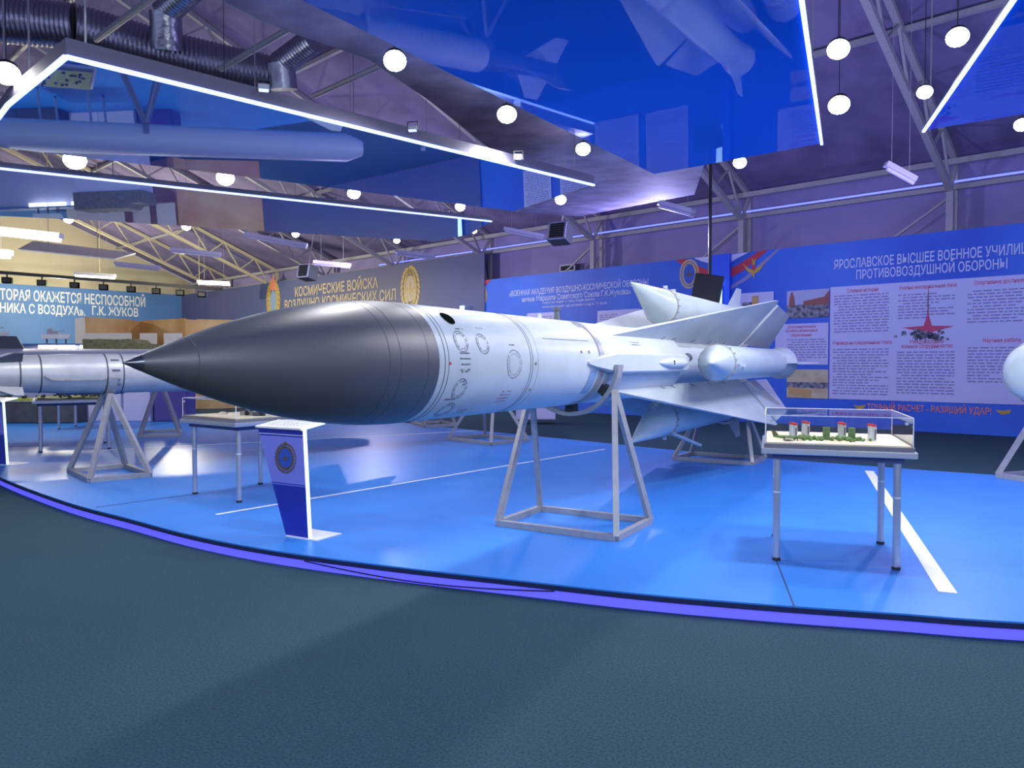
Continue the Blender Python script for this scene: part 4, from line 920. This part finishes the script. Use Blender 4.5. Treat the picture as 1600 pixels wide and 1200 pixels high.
# ================================================================== FLUORESCENT FIXTURES
def fluorescent(label, a, b2, on=False, r=.05):
    a, b2 = Vector(a), Vector(b2); c = (a + b2) / 2; o = thing('fluorescent_fixture', label, 'ceiling lamp', c, None, 'tube lamps under the roof'); d = (b2 - a).normalized()
    MB().bar(a - c, b2 - c, r * 2.2, r * 1.4).build('tray', M['white' if on else 'tube_off'], o); MB().tube(a - c + d * .03 - Vector((0, 0, r * 1.1)), b2 - c - d * .03 - Vector((0, 0, r * 1.1)), r * .55, 10).build('tube', M['tube_on' if on else 'tube_off'], o, smooth=True)
    b = MB()
    for q in (a.lerp(b2, .2), a.lerp(b2, .8)): b.tube(q - c, Vector((q.x, q.y, roof_z(q))) - c, .004, 5)
    b.build('hanger', M['truss'], o)
for (a, b2, Y, on, r, lb) in (((787, 357), (850, 369), 22, False, .07, 'unlit tube lamp left of the louvred heater'), ((1028, 316), (1086, 332), 17, False, .07, 'unlit tube lamp left of the black pole'), ((1384, 256), (1430, 281), 14.5, False, .07, 'unlit tube lamp right of the upright light tube'),
                              ((267, 389), (345, 397), 26, False, .08, 'unlit violet tube lamp in front of the far truss'), ((180, 411), (250, 418), 28, False, .08, 'unlit violet tube lamp right of the hanging white board'), ((383, 365), (480, 383), 24, False, .08, 'unlit blue tube lamp under the lower light tube'),
                              ((618, 393), (680, 400), 26, False, .08, 'unlit tube lamp above the space banner emblem'), ((490, 409), (548, 414), 28, False, .08, 'unlit tube lamp above the gold lettering'), ((1390 - 1390 - 60, 352), (96, 369), 20, True, .10, 'long glowing tube lamp at the left edge'), ((-60, 390), (17, 395), 20, True, .10, 'lower glowing tube lamp at the left edge'),
                              ((117, 427), (180, 431), 36, True, .10, 'pale glowing tube lamp above the quotation'), ((309, 440), (360, 442), 36, True, .08, 'pale tube lamp at the right end of the black lamp bar')):
    fluorescent(lb, G(*a, Y), G(*b2, Y), on, r)

# ================================================================== HEATER, VENT
def louvre(name, label, cat, p, size, yaw, pitch=0):
    o = thing(name, label, cat, p, RZ(yaw) @ Matrix.Rotation(pitch, 3, 'X')); x, y, z = size
    MB().box((0, .1, 0), (x, y, z)).build('casing', M['dgrey'], o)
    b = MB(); t = .05
    for s in (-1, 1): b.box((s * (x / 2 - t / 2), .1 - y / 2 - .01, 0), (t, .03, z)); b.box((0, .1 - y / 2 - .01, s * (z / 2 - t / 2)), (x, .03, t))
    b.build('frame', M['tube_off'], o); b = MB(); K = 7
    for k in range(K): b.box((0, .1 - y / 2 - .01, -z / 2 + z * (k + .7) / (K + .4)), (x - 2 * t, .03, z / K * .45), Matrix.Rotation(.6, 3, 'X'))
    b.build('louvres', M['black'], o)
    b = MB(); zt = roof_z(p) - p.z; b.tube((0, .1, z / 2 - .02), (0, .1, zt if pitch else z / 2), .02, 6); b.build('hanger', M['truss'], o)
louvre('heater', 'black louvred air heater with pale frame hanging under the roof, above the academy banner', 'heater', G(873, 363, 19.5), (.52, .4, .48), radians(-30), radians(-15))
p = on_wall(888, 419, 22.75); louvre('wall_vent', 'small dark louvred vent in the fabric wall above the academy banner', 'vent', p, (.75, .3, .28), -BAZ)
louvre('heater', 'small dark louvred heater above the left end of the gold lettering', 'heater', G(478, 425, 30), (.6, .5, .55), radians(-30), radians(-12))

# ================================================================== LEFT BACKGROUND
# black lamp bar with box spots
a, b2 = G(-60, 421, 38), G(348, 452, 43)
bar = thing('lamp_bar', 'long black lamp bar hanging before the far end wall', 'lamp bar', (a + b2) / 2); c = (a + b2) / 2
MB().bar(a - c, b2 - c, .16).build('bar', M['black'], bar)
b = MB()
for k in (.1, .5, .9): q = a.lerp(b2, k); b.tube(q - c, Vector((q.x, q.y, roof_z(q))) - c, .02, 6)
b.build('hanger', M['truss_far'], bar)
names = ['at the left edge', 'over the first letters of the quotation', 'over the second word', 'over the middle of the quotation', 'over the last word', 'right past the last word', 'second from the right end', 'at the right end']
for k, px in enumerate((4, 55, 104, 149, 193, 234, 274, 311)):
    q = a.lerp(b2, (px + 60) / 408); o = thing('box_spotlight', 'black box spotlight under the lamp bar, ' + names[k], 'spotlight', q - Vector((0, 0, .38)), RZ(radians(20)), 'spotlights on the black lamp bar')
    MB().box((0, 0, 0), (.42, .35, .30)).build('housing', M['hole'], o); MB().box((0, 0, .22), (.06, .06, .16)).build('yoke', M['black'], o); MB().box((0, -.178, 0), (.34, .01, .22)).build('front_glass', M['black'], o)
# hanging white board
q = [G(28, 391, 30), G(52, 378, 33), G(212, 397, 33), G(180, 406, 30)]
o = thing('hanging_board', 'flat white board hanging under the roof above the quotation', 'board', q[0]); MB().prism([v - q[0] for v in q], [v - q[0] + Vector((0, 0, .05)) for v in q]).build('board', M['white'], o)
b = MB(); [b.tube(v - q[0], Vector((v.x, v.y, roof_z(v))) - q[0], .015, 6) for v in (q[1].lerp(q[3], .2), q[1].lerp(q[3], .8))]; b.build('hanger', M['truss_far'], o)
# orange zigzag display wall
zz = [(118, 29), (134, 28.4), (205, 30.2), (222, 31), (290, 29.4), (308, 30), (420, 31)]
q = [G(px, 567, Y) for px, Y in zz]; zt = 3.55
ow = thing('display_wall', 'folded orange brown display wall in the left background behind the nose cone', 'display wall', (q[0].x, q[0].y, 0.002))
for i in range(len(q) - 1):
    u = Vector((q[i].x, q[i].y, 0)); v = Vector((q[i + 1].x, q[i + 1].y, 0)); o0 = Vector((q[0].x, q[0].y, 0)); t = Vector((0, .06, 0)); zz0 = Vector((0, 0, zt - .02 + .03 * (i % 2)))
    MB().hexa([u - o0, v - o0, v - o0 + t, u - o0 + t, u - o0 + zz0, v - o0 + zz0, v - o0 + t + zz0, u - o0 + t + zz0]).build('wall_panel', M['paper' if i == 0 else 'orange'], ow)
for i, (xa, xb, ya, yb, Y) in enumerate(((140, 212, 521, 560, 28.2), (225, 251, 521, 560, 29.4), (262, 290, 521, 556, 29.0))):
    p0, p1 = G(xa, yb, Y), G(xb, ya, Y)
    tag(MB().box(((p0.x + p1.x) / 2, Y - .3, (p0.z + p1.z) / 2), (p1.x - p0.x, .03, p1.z - p0.z)).build('poster', M['paper']), 'pale poster on the orange display wall, ' + ('left, above the khaki tarpaulin', 'middle', 'right, next to the nose cone')[i], 'poster', 'posters on the orange wall')
# khaki covered model
p0, p1 = G(142, 545, 26), G(246, 530, 26)
o = thing('covered_vehicle', 'khaki tarpaulin covered model vehicle before the orange wall', 'model', ((p0.x + p1.x) / 2, 26, 0.002)); wv = p1.x - p0.x
m = MB(); K = 16
top = [(-wv / 2 + wv * k / K, p1.z - .03 * random.random() - (.15 if k > 12 else 0)) for k in range(K + 1)]
m.prism([(x, -.5, z) for x, z in [(-wv / 2, p0.z - .25)] + top + [(wv / 2, p0.z - .25)]], [(x, .5, z) for x, z in [(-wv / 2, p0.z - .25)] + top + [(wv / 2, p0.z - .25)]]); m.build('tarpaulin', M['khaki'], o)
MB().box((0, 0, (p0.z - .26) / 2), (wv * .95, .9, p0.z - .26)).build('plinth', M['cabinet'], o)
# ship models above lit shelf
def ship(label, px, py, Y, sc):
    p = G(px, py, Y); o = thing('ship_model', label, 'model', (p.x, p.y, p.z), RZ(radians(10)), 'ship models on the shelf')
    MB().prism([(-.5 * sc, -.07, 0), (.42 * sc, -.07, 0), (.52 * sc, 0, .16), (-.52 * sc, -.07, .16)], [(-.5 * sc, .07, 0), (.42 * sc, .07, 0), (.52 * sc, .01, .16), (-.52 * sc, .07, .16)]).build('hull', M['white'], o)
    b = MB(); b.box((-.1, 0, .22), (.4 * sc, .1, .12)); b.box((-.2, 0, .31), (.16 * sc, .08, .08)); b.tube((-.12, 0, .3), (-.12, 0, .48), .012, 6); b.tube((.05, 0, .25), (.3, 0, .3), .015, 6); b.build('superstructure', M['lgrey'], o)
    b = MB(); [b.tube((x, 0, -.16), (x, 0, .005), .03, 8) for x in (-.3, 0, .3)]; b.build('stand', M['dgrey'], o); return p
p = ship('pale ship model on the blue shelf left of the orange wall', 88, 529.5, 26, .9); ship('pale ship model cut off at the left edge above the dark fin', -8, 525, 26, .9)
sz = p.z - .165
o = thing('lit_shelf', 'long shelf counter with glowing lamps under the ship models, far left', 'shelf', (p.x - 3.6, 26, .002)); MB().box((1.2, .05, sz - .03), (8.4, .55, .05)).build('shelf_top', M['farbanner'], o)
MB().box((1.2, .15, (sz - .06) / 2), (8.2, .3, sz - .065)).build('cabinet_body', M['cabinet'], o)
for px in (67, 97, 124): v = G(px, 541.5, 25.6); MB().box((v.x - p.x + 3.6, -.16, v.z - .002), (.58 if px < 120 else .2, .06, .13)).build('lamp', M['lightboard'], o)
# counters under the models
def block(name, label, cat, x0, x1, y0, y1, Y, m, depth=.6, group=None):
    a, b2 = G(x0, y1, Y), G(x1, y0, Y); z0 = DECK + .001 if a.z < DECK + .25 else a.z
    o = thing(name, label, cat, ((a.x + b2.x) / 2, Y + depth / 2, z0), None, group); w, h = b2.x - a.x, b2.z - z0
    MB().box((0, 0, h / 2), (w, depth, h)).build('body', M[m], o, bevel=.01); MB().box((0, -.01, h + .012), (w + .03, depth + .03, .024)).build('top', M['alu'], o)
    k = max(1, round(w / 1.0))
    for i in range(k): MB().box((-w / 2 + w * (i + .5) / k, -depth / 2 - .008, h / 2), (w / k - .03, .016, h - .06)).build('door', M[m], o)
    return o
block('white_cabinet', 'low white cabinet behind the left trestle', 'cabinet', 127, 235, 600, 659, 21.8, 'cabinet')
block('purple_cabinet', 'low purple cabinet right of the white one, behind the glass case', 'cabinet', 241, 292, 600, 658, 21.9, 'cabinet_p')
block('slate_counter', 'low dark slate counter with green top model at the left edge', 'counter', -60, 118, 628, 661, 21.2, 'slate', .8)
a = G(28, 622, 21.3); t = thing('relief_model', 'bright green relief model with dark vehicles on the slate counter', 'model', (a.x, 21.6, G(0, 628, 21.2).z + .026))
MB().box((0, 0, .03), (2.6, .75, .06)).build('base', M['lime'], t); b = MB()
for k in range(12): b.box((random.uniform(-1.2, 1.2), random.uniform(-.3, .3), .1), (.16, .1, .08), RZ(random.random() * 3))
b.build('vehicles', M['black'], t)
# white boxes seen under the big missile, between the trestles
block('white_pedestal', 'white pedestal box seen beneath the big missile near the central stand', 'pedestal', 806, 868, 637, 650, 22.6, 'cabinet')
print('objects', len(bpy.data.objects))
